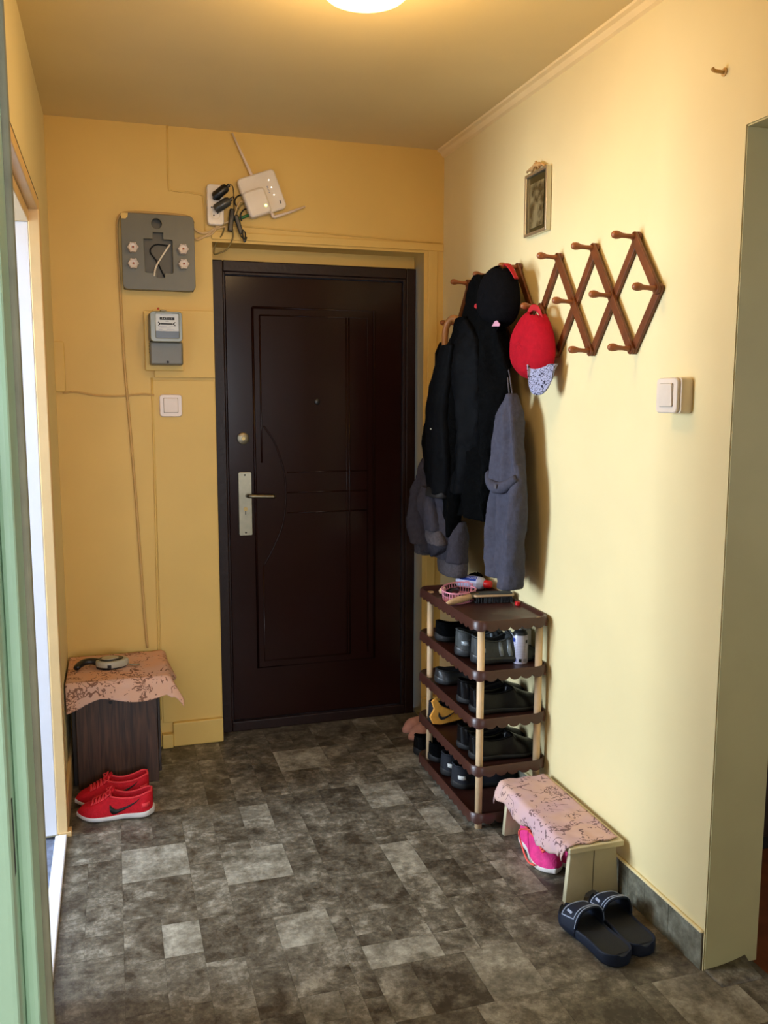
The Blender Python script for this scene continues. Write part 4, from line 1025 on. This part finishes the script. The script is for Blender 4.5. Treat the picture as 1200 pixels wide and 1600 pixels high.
    if heel_mark:
        for sg in (-1, 1): surf_poly('heel_mark', [(.86, .30, .52), (.89, .26, .50), (.92, .24, .48), (.96, .25, .48)], heel_mark, sg, .0016)
    return t

def shoe(label, loc, rz, group=None, cat='shoe', name='running_shoe', rx=0, ry=0, **k):
    t = thing(name, label, cat, (0, 0, 0), group)
    make_shoe(t, **k)
    t.location = loc; t.rotation_euler = (rx, ry, rz)
    return t
# red running shoes in front of the stool: toe at left
RS = dict(Ln=.262, Wd=.100, hh=.098, toe_h=.054, up='red_mesh', inn='red_in', sol='white_sole', lace='coral', swoosh='ink', heel_mark='coral', heel_tab='coral')
shoe('red running shoe nearest the camera, showing a black side mark', (-1.585, -.585, 0), math.radians(-7), 'pair of red running shoes', **RS)
shoe('red running shoe behind the other, closer to the stool', (-1.595, -.475, 0), math.radians(3), 'pair of red running shoes', **RS)
# pink running shoes under the bench: toes towards camera
PS = dict(Ln=.250, Wd=.096, hh=.092, toe_h=.056, up='pink_mesh', inn='pink_in', sol='white_sole', lace='orange_pink', heel_tab='orange_pink')
pk = shoe('hot pink running shoe sticking out under the bench', (-.150, -1.425, 0), math.radians(84), 'pair of hot pink running shoes', **PS)
tube('loose_lace', [(.045, .052, .020), (.08, .062, .018), (.13, .064, .045), (.17, .058, .075), (.14, .03, .088)], .003, 'orange_pink', pk, path=5)
shoe('hot pink running shoe further under the bench by the near leg', (-.062, -1.425, 0), math.radians(90), 'pair of hot pink running shoes', **PS)

# shoes on the rack: heel toward the room (left), toe to the wall -> local +x (heel) points to -x : rotate 180
HX = -.262
def rshoe(label, y, z, dx=0, rz=0, **k):
    name = k.pop('name', 'shoe'); L_ = k.get('Ln', .27)
    toe = Vector((HX+dx, y, z+.001))+Vector((math.cos(math.radians(rz))*L_, math.sin(math.radians(rz))*L_, 0))
    return shoe(label, toe, math.radians(180+rz), name=name, **k)
GS = dict(Ln=.250, Wd=.092, hh=.105, toe_h=.050, up='grey_shoe', inn='black_cloth', sol='clog', lace='silver_mesh', heel_mark='silver_mesh', stripe='silver_mesh', sole=.03, name='running_shoe')
rshoe('grey running shoe with silver trim next to the spray can', -.955, TZ[1], .02, 0, group='grey and silver running shoes on the rack', **GS)
rshoe('grey and silver running shoe, the one further from the spray can', -.855, TZ[1], .0, -2, group='grey and silver running shoes on the rack', **GS)
BS = dict(Ln=.255, Wd=.094, hh=.082, toe_h=.045, up='black_cloth', inn='black_cloth', sol='rubber')
rshoe('plain black shoe on second tier behind the grey running shoes', -.650, TZ[1], .0, 0, **BS)
LS = dict(Ln=.262, Wd=.096, hh=.092, toe_h=.050, up='leather', inn='matte_black', sol='rubber', sole=.022, name='leather_shoe')
rshoe('glossy black leather shoe at the near end of the third tier', -.985, TZ[2], .005, 0, group='black leather shoes on the rack', **LS)
rshoe('black leather shoe second from the near end of the third tier', -.880, TZ[2], .0, 0, group='black leather shoes on the rack', **LS)
CS = dict(Ln=.250, Wd=.105, hh=.062, toe_h=.045, up='clog', inn='rubber', sol='clog', name='clog')
rshoe('dark grey rubber clog at the far end of the third tier', -.655, TZ[2], .0, 2, **CS)
rshoe('glossy black leather shoe at the near end of the fourth tier', -.985, TZ[3], .005, 0, group='black leather shoes on the rack', **LS)
rshoe('black leather shoe second from the near end of the fourth tier', -.885, TZ[3], .0, 0, group='black leather shoes on the rack', **LS)
# yellow and black running shoe, standing sideways at the far end of tier four
YS = dict(Ln=.255, Wd=.095, hh=.088, toe_h=.048, up='navy_shoe', inn='navy_shoe', sol='rubber', lace='navy_shoe')
ys_ = shoe('black running shoe with golden yellow side panel leaning on the rack', (-.020, -.615, TZ[3]+.002), math.radians(180), name='running_shoe', rx=math.radians(0), ry=math.radians(0), **YS)
def swo(mt, sc, m, parent):
    P = [(-.5, .26), (-.52, .05), (-.46, -.10), (-.34, -.18), (-.18, -.16), (.1, -.02), (.55, .26), (.1, .06), (-.14, -.03), (-.30, -.04), (-.40, .04), (-.43, .14)]
    return ext('swoosh', [[(x*sc, y*sc) for x, y in P]], .002, mt, m, parent)
panel = [(-.055, .050), (-.045, .020), (-.062, -.010), (-.050, -.036), (-.02, -.042), (.03, -.036), (.068, -.030), (.085, -.010), (.05, .0), (.015, .010), (-.02, .028), (-.042, .060)]
ym = Matrix.Translation((.205, .046, .052)) @ Matrix(((-1, 0, 0, 0), (0, 0, 1, 0), (0, 1, 0, 0), (0, 0, 0, 1)))
ext('side_panel', [panel], .010, ym, 'yellow_shoe', ys_, bevel=.003)
swo(ym @ Matrix.Translation((.008, -.012, .006)) , .075, 'navy_shoe', ys_)
WS = dict(Ln=.262, Wd=.098, hh=.095, toe_h=.05, up='navy_shoe', inn='black_cloth', sol='rubber', lace='black_cloth', heel_mark='white_mark', name='running_shoe')
rshoe('black running shoe with white heel mark on the bottom tier, nearer one', -.835, TZ[4], -.0, 0, group='black running shoes on the bottom tier', **WS)
rshoe('black running shoe with white heel mark on the bottom tier, farther one', -.725, TZ[4], .0, 4, group='black running shoes on the bottom tier', **WS)
rshoe('plain black shoe at the far end of the bottom tier', -.585, TZ[4], .0, 0, **BS)
# floor beside the rack
shoe('black shoe on the floor at the far corner of the rack', (-.035, -.330, 0), math.radians(199), name='shoe', **dict(BS, hh=.09, up='matte_black', Ln=.235, Wd=.088))
def slipper(label, loc, rz):
    t = thing('slipper', label, 'slipper', (0, 0, 0), 'pair of dusty pink slippers')
    hw, top = shoe_fns(.21, .078, .05, .035)
    out = [(s*.21, max(.002, hw(s))) for s in [0, .01, .03, .06, .1, .2, .3, .45, .6, .75, .86, .93, .97, 1]]
    poly = out+[(x, -y) for x, y in out[::-1]]
    ext('sole', [poly], .016, Matrix.Translation((0, 0, .008)), 'slipper_pink', t, bevel=.003)
    vs = []; fs = []; S_ = [0, .01, .03, .07, .12, .2, .3, .4, .45]; K = 11
    for s in S_:
        w_ = max(.003, hw(s))*1.02; h = .012+.042*min(1, math.sin(min(1, s/.25)*PI/2))
        for k in range(K):
            a = PI*k/(K-1); vs.append((s*.21, w_*math.cos(a), .012+(h-.012)*math.sin(a)**.8))
    for i in range(len(S_)-1):
        for k in range(K-1): fs.append((i*K+k, i*K+k+1, (i+1)*K+k+1, (i+1)*K+k))
    o = from_py('strap', vs, fs, 'slipper_pink', t, smooth=True); s = o.modifiers.new('s', 'SOLIDIFY'); s.thickness = .004
    t.location = loc; t.rotation_euler = (0, 0, rz); return t
slipper('dusty pink slipper, the one nearer the entrance door', (-.225, -.150, 0), math.radians(20))
slipper('dusty pink slipper, the one nearer the shoe rack', (-.226, -.236, 0), math.radians(20))

# blue slides in front of the bench: toes toward the bench, heels toward camera
def slide(label, loc, rz):
    t = thing('slide_sandal', label, 'sandal', (0, 0, 0), 'pair of navy slide sandals')
    Ln, Wd = .266, .104
    def hw(s):
        base = math.sin(min(1, s/.24)*PI/2)**.6; waist = 1-.14*math.exp(-((s-.6)/.2)**2)-.08*max(0, s-.5)
        end = 1 if s < .84 else math.sqrt(max(0, 1-((s-.84)/.16)**2*.95)); return Wd/2*base*waist*end
    ss = [0, .008, .025, .05, .09]+[.14+.66*k/14 for k in range(15)]+[.86, .91, .95, .98, .995]
    vs = []; fs = []
    for s in ss:
        w_ = max(.003, hw(s)); z0 = .006*max(0, (.18-s)/.18)**2; th = .030+.010*s
        for y, q in [(-.88, 0), (-1, .2), (-1.0, .8), (-.97, 1.0), (-.86, .98), (-.8, .86), (-.4, .80), (0, .79), (.4, .80), (.8, .86), (.86, .98), (.97, 1.0), (1.0, .8), (1, .2), (.88, 0)]:
            vs.append((s*Ln, y*w_, z0+q*th))
    K = 15
    for i in range(len(ss)-1):
        for k in range(K): fs.append((i*K+k, i*K+(k+1) % K, (i+1)*K+(k+1) % K, (i+1)*K+k))
    fs.append(tuple(range(K))); fs.append(tuple((len(ss)-1)*K+k for k in range(K))[::-1])
    o = from_py('sole', vs, fs, 'slide_blue', t, smooth=True); o.modifiers.new('s', 'SUBSURF').render_levels = 1
    vs = []; fs = []
    fsr = [s for s in ss if .03 < s < .97]
    for s in fsr:
        w_ = hw(s)*.82; th = .030+.010*s; z0 = .006*max(0, (.18-s)/.18)**2
        vs += [(s*Ln, -w_, z0+th*.90), (s*Ln, -w_*.5, z0+th*.835), (s*Ln, w_*.5, z0+th*.835), (s*Ln, w_, z0+th*.90)]
    for i in range(len(fsr)-1):
        for k in range(3): fs.append((i*4+k, i*4+k+1, (i+1)*4+k+1, (i+1)*4+k))
    from_py('footbed', vs, fs, 'slide_bed', t, smooth=True)
    def band(q, a):      # q 0 front .. 1 rear edge across the foot, a 0..pi over
        s = .20+.25*q+.04*math.cos(a)*0
        w_ = hw(s)*1.03
        ht = .052+.028*q
        x = (s+.02*math.sin(a)*(q-.5)*2)*Ln
        return Vector((x, w_*math.copysign(abs(math.cos(a))**.7, math.cos(a)), .012+ht*math.sin(a)**.75))
    vs = []; fs = []; NQ, NA_ = 8, 22
    for i in range(NQ+1):
        for k in range(NA_+1): vs.append(band(i/NQ, PI*k/NA_))
    for i in range(NQ):
        for k in range(NA_): a = i*(NA_+1)+k; fs.append((a, a+1, a+NA_+2, a+NA_+1))
    o = from_py('strap', vs, fs, 'slide_blue', t, smooth=True); sd = o.modifiers.new('s', 'SOLIDIFY'); sd.thickness = .006; sd.offset = -1
    def up(q, a, d=.0012):
        p = band(q, a); n_ = Vector((0, math.cos(a), math.sin(a)+.1)).normalized(); return p+n_*d
    a0, a1 = .55, PI-.55
    loop = [up(.12, a0+(a1-a0)*k/14) for k in range(15)]+[up(.12+.7*k/5, a1) for k in range(1, 6)]+[up(.82, a1-(a1-a0)*k/14) for k in range(1, 15)]+[up(.82-.7*k/5, a0) for k in range(1, 5)]
    tube('piping', loop, .0017, 'piping', t, n=6, closed=True)
    tube('piping', [up(.97, .2+(PI-.4)*k/20) for k in range(21)], .0014, 'piping', t, n=6)
    for a in (.85,):
        p = up(.45, PI-a, .002); n_ = Vector((0, math.cos(PI-a), math.sin(a)+.1)).normalized()
        ext('woven_tag', [rrect(.020, .007, .001, 2)], .001, frame(p, n_, (-1, 0, 0)), 'piping', t)
    t.location = loc; t.rotation_euler = (0, 0, rz); return t
slide('navy slide sandal further from the wall, nearest the camera', (-.222, -1.610, 0), math.radians(-83))
slide('navy slide sandal next to the wall skirting', (-.108, -1.588, 0), math.radians(-90))

# ------------------------------------------------------------------ things on the rack
TT = TZ[0]
bk = thing('basket', 'small pink lattice plastic basket on top of the shoe rack', 'basket', (-.185, -.69, TT))
N = 40
def bpt(a, z):
    f = 1+.0*z; rx_, ry_ = .060+z*.12, .105+z*.10
    x = rx_*math.cos(a); y = ry_*math.sin(a)
    pinch = 1-.30*math.exp(-((a % (2*PI)-.15*PI)/.30)**2)
    v = Vector((x*pinch, y*pinch, z)); v.rotate(Euler((0, 0, math.radians(-30)))); return v
for z, nm, r in ((.040, 'rim', .0028), (.022, 'ring', .0012), (.003, 'ring', .0018)):
    tube(nm, [bpt(2*PI*k/N, z) for k in range(N)], r, 'basket_pink', bk, n=6, closed=True)
bm = bmesh.new()
for k in range(N-4): add_tube(bm, [bpt(2*PI*k/(N-4), .002), bpt(2*PI*k/(N-4), .040)], .0011, 5)
from_bm('ribs', bm, 'basket_pink', bk)
ext('bottom', [[tuple(bpt(2*PI*k/N, .0)[:2]) for k in range(N)]], .002, Matrix.Translation((0, 0, .0012)), 'basket_pink', bk)
t = thing('hair_clip', 'black toothed hair clip lying in the pink basket', 'hair clip', (-.205, -.66, TT+.004))
bm = bmesh.new(); add_tube(bm, smooth_path([(-.03, -.02, .010), (0, 0, .022), (.035, .03, .012)], 4), .010, 8)
for k in range(6): add_tube(bm, [(-.02+.01*k, -.012+.01*k, .016), (-.012+.01*k, -.026+.01*k, .028)], .002, 5)
from_bm('clip', bm, 'black_plastic', t, smooth=True)
t = thing('keychain', 'beige figurine keychain at the far end of the pink basket', 'keychain', (-.225, -.615, TT+.004))
bm = bmesh.new(); add_lathe(bm, [(0, 0), (.012, .002), (.014, .012), (.008, .022), (0, .025)], Matrix.Translation((0, 0, 0)), 12); add_lathe(bm, [(0, 0), (.006, .002), (.007, .008), (0, .013)], Matrix.Translation((.012, .012, .012)), 10)
from_bm('figure', bm, 'beige', t, smooth=True)
t = thing('wallet', 'dark wallet lying flat in the pink basket', 'wallet', (-.165, -.715, TT+.004))
box('cover', (-.03, .03, -.045, .03, 0, .014), 'matte_black', t, bevel=.004, mt=Matrix.Rotation(-.5, 4, 'Z'))
box('edge_strip', (-.0305, .0305, -.046, -.040, .004, .010), 'red_in', t, mt=Matrix.Rotation(-.5, 4, 'Z'))

bt = thing('bottle', 'clear bottle with blue label and red cap lying on the rack', 'bottle', (-.080, -.560, TT+.030))
bt.scale = (.84, .84, .84)
bd = Vector((.62, -.78, 0)).normalized()
BMx = frame((0, 0, 0), bd, (0, 0, 1))
BT = thing
lathe('body', [(0, -.075), (.024, -.075), (.029, -.070), (.030, -.05), (.030, .045), (.027, .060), (.018, .068), (.015, .072), (0, .072)], BMx, 'clear_plastic', bt, 28)
lathe('cap', [(0, .070), (.018, .070), (.019, .074), (.018, .098), (.014, .103), (0, .103)], BMx, 'red_plastic', bt, 24)
def wrap(name, r, a0, a1, z0, z1, m, parent, mtx):
    vs = []; fs = []; n_ = 14
    for k in range(n_+1):
        a = a0+(a1-a0)*k/n_
        for z in (z0, z1): vs.append(mtx @ Vector((r*math.cos(a), r*math.sin(a), z)))
    for k in range(n_): fs.append((2*k, 2*k+1, 2*k+3, 2*k+2))
    return from_py(name, vs, fs, m, parent, smooth=True)
# find the side of the bottle facing up and to the camera: angle 0 is +z(up)
camside = 1 if BMx.to_3x3() @ Vector((0, 1, 0)) @ Vector((-1, -1, 0)) > 0 else -1
wrap('label', .0305, -camside*.5, camside*2.2, -.062, .040, 'label_lilac', bt, BMx)
wrap('blue_band', .0309, camside*.15, camside*1.15, -.050, .036, 'label_blue', bt, BMx)
wrap('pink_mark', .0309, camside*1.25, camside*1.6, -.020, .004, 'label_pink', bt, BMx)
a = camside*.65
nrm = BMx.to_3x3() @ Vector((math.cos(a), math.sin(a), 0))
text('print', 'APTROSOL', .0155, frame(nrm*.0313+bd*(-.002), nrm, bd if True else None), 'label_lilac', bt)
t = thing('pouch', 'black fabric pouch behind the bottle on the shoe rack', 'pouch', (-.044, -.520, TT+.001))
vs = []; fs = []; 
for j in range(7):
    for k in range(16):
        a = 2*PI*k/16; q = j/6; r = math.cos((q-.15)*1.35)**.6 if j < 6 else .1
        vs.append((.030*r*math.cos(a)*(1+.1*math.sin(3*a)), .065*r*math.sin(a), .055*q+.006*math.cos(a*2)*q))
for j in range(6):
    for k in range(16): fs.append((j*16+k, j*16+(k+1) % 16, (j+1)*16+(k+1) % 16, (j+1)*16+k))
fs.append(tuple(range(16))); fs.append(tuple(96+k for k in range(16))[::-1])
from_py('cloth', vs, fs, 'black_cloth', t, smooth=True)

br = thing('clothes_brush', 'clothes brush with wooden handle and dark bristles on the rack top', 'brush', (-.150, -.778, TT+.026))
BZ = Matrix.Rotation(math.radians(-8), 4, 'Z')
ext('body', [rrect(.150, .052, .010)], .008, BZ @ Matrix.Translation((.060, 0, .004)), 'brush_wood', br, bevel=.002)
ext('felt_top', [rrect(.142, .044, .008)], .003, BZ @ Matrix.Translation((.060, 0, .010)), 'brush_top', br)
tube('handle', [BZ @ Vector(p) for p in ((-.012, -.004, .004), (-.03, -.008, .000), (-.065, -.018, -.006), (-.105, -.034, -.012), (-.125, -.042, -.016))], [.009, .012, .014, .011, .005], 'brush_wood', br, n=12, path=4)
lathe('ferrule', [(0, -.016), (.013, -.016), (.014, .014), (0, .014)], BZ @ frame((-.012, -.005, .003), (1, 0, .05)), 'steel', br, 16)
bm = bmesh.new(); Rb = random.Random(3)
for i in range(24):
    for j in range(7):
        p = Vector((-.006+i*.0058, -.020+j*.0066, 0)); q = p+Vector((Rb.uniform(-.002, .002), Rb.uniform(-.002, .002), -.024))
        add_tube(bm, [BZ @ p, BZ @ q], .0016, 4)
bo = from_bm('bristles', bm, 'black_plastic', br); bo['kind'] = 'stuff'
t = thing('lid', 'small red cap lying behind the clothes brush', 'lid', (-.024, -.86, TT+.001))
lathe('plug', [(0, 0), (.010, 0), (.010, .012), (.008, .014), (0, .014)], Matrix(), 'red_plastic', t, 16)

sc_ = thing('spray_can', 'white spray can with grey top on the second tier', 'spray can', (-.072, -.985, TZ[1]))
lathe('body', [(0, 0), (.0265, 0), (.028, .003), (.028, .096), (.026, .102), (0, .102)], Matrix(), 'can_white', sc_, 32)
lathe('shoulder', [(.026, .102), (.0245, .108), (.022, .112), (.019, .116), (.012, .118), (0, .118)], Matrix(), 'can_grey', sc_, 28)
lathe('nozzle', [(0, .116), (.006, .116), (.006, .126), (.004, .128), (0, .128)], Matrix(), 'silver_mesh', sc_, 14)
def cyl_text(body, size, ang, z, m):
    d = Vector((math.cos(ang), math.sin(ang), 0)); text('print', body, size, frame(d*.0287+Vector((0, 0, z)), d, (-math.sin(ang), math.cos(ang), 0)), m, sc_)
def can_patch(nm, a0, a1, z0, z1, m): wrap(nm, .0284, a0, a1, z0, z1, m, sc_, Matrix())
A0 = math.radians(-116)
can_patch('blue_corner', A0-1.25, A0-.62, .078, .092, 'label_blue')
for k in range(9): can_patch('text_line', A0-.75, A0+.75, .030+.0058*k, .0308+.0058*k, 'print_grey')
can_patch('hazard_mark', A0-.12, A0+.22, .008, .020, 'ink')
cyl_text('CE', .012, A0-.6, .013, 'label_blue')
can_patch('bar_code', A0+.42, A0+.95, .008, .019, 'print_grey')
can_patch('round_logo', A0+.75, A0+1.05, .074, .086, 'ink')
bxx = thing('carton', 'narrow pale carton standing behind the spray can', 'carton', (-.026, -.92, TZ[1]))
box('body', (-.014, .014, -.03, .03, 0, .105), 'label_lilac' if False else 'white_mark', bxx, bevel=.001)
box('dark_spine', (-.0145, -.006, -.0305, .0305, .001, .104), 'black_plastic', bxx)

# ------------------------------------------------------------------ bench by the right wall
bn = thing('bench', 'low cream painted wooden bench by the right wall', 'bench', (-.1, -1.33, 0))
def TR(o): return o
bx0, bx1, by0, by1, bz = -.196, -.016, -1.590, -1.104, .166
O = Vector((-.1, -1.33, 0))
box('seat', (bx0-O.x, bx1-O.x, by0-O.y, by1-O.y, bz, bz+.018), 'bench_paint', bn, bevel=.003)
for yy in (-1.556, -1.130):
    lg = [(-.088, 0), (-.030, 0), (-.022, .022), (0, .030), (.022, .022), (.030, 0), (.088, 0), (.074, bz), (-.074, bz)]
    ext('leg', [lg], .018, Matrix.Translation((-.003, yy-O.y, 0)) @ BACK, 'bench_paint', bn, bevel=.001)
    ext('crack', [[(-.001, .03), (.001, .03), (.004, bz-.012), (.001, bz-.012)]], .0004, Matrix.Translation((-.003, yy-O.y-.0092, 0)) @ BACK, 'grey_metal_in', bn)
def cloth_grid(name, m, parent, xs, ys, f, sol=.003):
    vs = []; fs = []; nx, ny = len(xs), len(ys)
    for x in xs:
        for y in ys: vs.append(f(x, y))
    for i in range(nx-1):
        for j in range(ny-1): a = i*ny+j; fs.append((a, a+1, a+ny+1, a+ny))
    o = from_py(name, vs, fs, m, parent, smooth=True)
    s = o.modifiers.new('s', 'SOLIDIFY'); s.thickness = sol; s.offset = 1
    return o
# cloth: u across (hang at room side .. wall), v along the bench
def bench_cloth(u_, v_):
    top = bz+.018+.003; v = by0+.010+(by1+.006-by0-.010)*v_
    hang = .056+.010*math.sin(v*34)+.006*math.sin(v*71+1)-(.026 if v_ < .06 else 0)
    width = bx1-bx0-.008
    d = u_*(hang+width)            # distance from hem
    wob = .005*math.sin(v*40+d*30)+.004*noise.noise(Vector((v*20, d*20, 0)))
    if d < hang:
        h = hang-d; x = bx0-.006-.010*math.sin(min(1, h/hang)*PI/2)+wob*(h/hang)*1.2; z = top-.004-h
    else:
        x = bx0-.006+(d-hang); z = top+.0022*noise.noise(Vector((x*30, v*30, 3)))
        if d-hang < .012: z -= (1-(d-hang)/.012)**2*.006
    if v_ > .97: z -= (v_-.97)/.03*.03
    return Vector((x, v+.004*math.sin(u_*21), z))
xs = [k/34 for k in range(35)]; ys_g = [k/70 for k in range(71)]
o = cloth_grid('bench_cover', 'bench_cloth', None, xs, ys_g, bench_cloth)
tag(o, 'pink floral cloth draped over the low bench', 'cloth')

# ------------------------------------------------------------------ wooden box stool at the left
sl = thing('box_stool', 'dark oak laminate box stool in the left corner', 'stool', (-1.44, -.2, 0))
O = Vector((-1.44, -.2, 0)); SH = .405
def SB(nm, x0, x1, y0, y1, z0, z1, m='box_wood'): return box(nm, (x0-O.x, x1-O.x, y0-O.y, y1-O.y, z0, z1), m, sl, bevel=.0015)
SB('front_panel', -1.588, -1.292, -.352, -.334, .002, SH)
SB('back_panel', -1.588, -1.292, -.060, -.042, .002, SH)
SB('side_panel', -1.606, -1.589, -.300, -.05, .0, SH, 'cabinet_brown')
SB('side_panel', -1.291, -1.281, -.345, -.05, .04, SH, 'cabinet_brown')
SB('top', -1.612, -1.262, -.372, -.030, SH, SH+.018)
lathe('screw_cap', [(0, .002), (.006, .0015), (.007, 0), (0, 0)], on_back(-1.462-O.x, .335, -.352-O.y), 'ink', sl, 12)
def stool_cloth(u_, v_):
    x0, x1, y0, y1 = -1.616, -1.252, -.376, -.024; top = SH+.018+.003
    # param domain extends past edges: right by .07, front by .085
    x = x0-.002+(x1+.078-x0)*u_; y = y0-.085+(y1-(y0-.085))*v_
    dx = max(0, x-x1); dy = max(0, y0-y)
    front_h = .072+.012*math.sin(x*22)+.02*max(0, (-1.5-x)/.1)
    if v_ <= .24: dy = (1-v_/.24)*front_h if dy > 0 else dy
    rx_ = x if dx == 0 else x1+.010+.28*dx+.012*math.sin(y*30)*dx/.07
    if dx == 0 and dy == 0: z = top+.002*noise.noise(Vector((x*25, y*25, 1)))
    else: z = top-.003
    ry_ = y if dy == 0 else y0-.006-.10*dy+.003*math.sin(x*45)*(dy/.07)
    if dy > 0 and dx == 0: z = top-.003-dy
    if dx > 0 and dy == 0:
        z = top-.003-dx*(.95)*(1 if y > y0+.08 else 1)
    if dx > 0 and dy > 0:
        # corner: point of cloth swings outward and down
        z = top-.003-math.hypot(dx, dy)*1.25; rx_ = x1+.012+.62*dx; ry_ = y0-.004-.14*dy+.10*dx
    return Vector((rx_, ry_, z))
o = cloth_grid('stool_cover', 'stool_cloth', None, [k/60 for k in range(61)], [k/60 for k in range(61)], stool_cloth)
tag(o, 'salmon floral cloth draped over the wooden box stool', 'cloth')
# retractable leash lying on the cloth
ls = thing('retractable_leash', 'grey and black retractable dog leash lying on the stool', 'dog leash', (-1.458, -.205, SH+.026))
ZR = Matrix.Rotation(math.radians(0), 4, 'Z')
egg = [(.050*math.cos(a)*(1.0 if math.cos(a) < 0 else 1.25), .044*math.sin(a)*(1-.18*max(0, math.cos(a)))) for a in [2*PI*k/30 for k in range(30)]]
ext('housing', [egg], .028, Matrix.Translation((0, 0, .018)), 'leash_grey', ls, bevel=.006)
ext('lower_shell', [[(x*.98-.004, y*1.02-.002) for x, y in egg]], .010, Matrix.Translation((0, 0, .006)), 'black_plastic', ls, bevel=.002)
ext('top_ring', [[(x*.80-.002, y*.80) for x, y in egg]], .004, Matrix.Translation((0, 0, .0335)), 'black_plastic', ls, bevel=.001)
ext('oval_inset', [[(x*.56-.004, y*.56) for x, y in egg]], .003, Matrix.Translation((0, 0, .0365)), 'leash_grey', ls, bevel=.001)
tube('handle', [(-.040, .005, .018), (-.068, .012, .024), (-.095, .008, .024), (-.115, -.012, .020), (-.125, -.038, .016)], [.019, .017, .016, .015, .012], 'black_plastic', ls, n=12, path=5, flat=(1, .8))
box('brake_button', (-.012, .004, -.050, -.038, .006, .022), 'black_plastic', ls, bevel=.003)
tube('clip', [(.060, -.012, .012), (.080, -.018, .006), (.10, -.020, .004), (.108, -.014, .004), (.10, -.010, .004)], .0028, 'steel', ls, path=4)
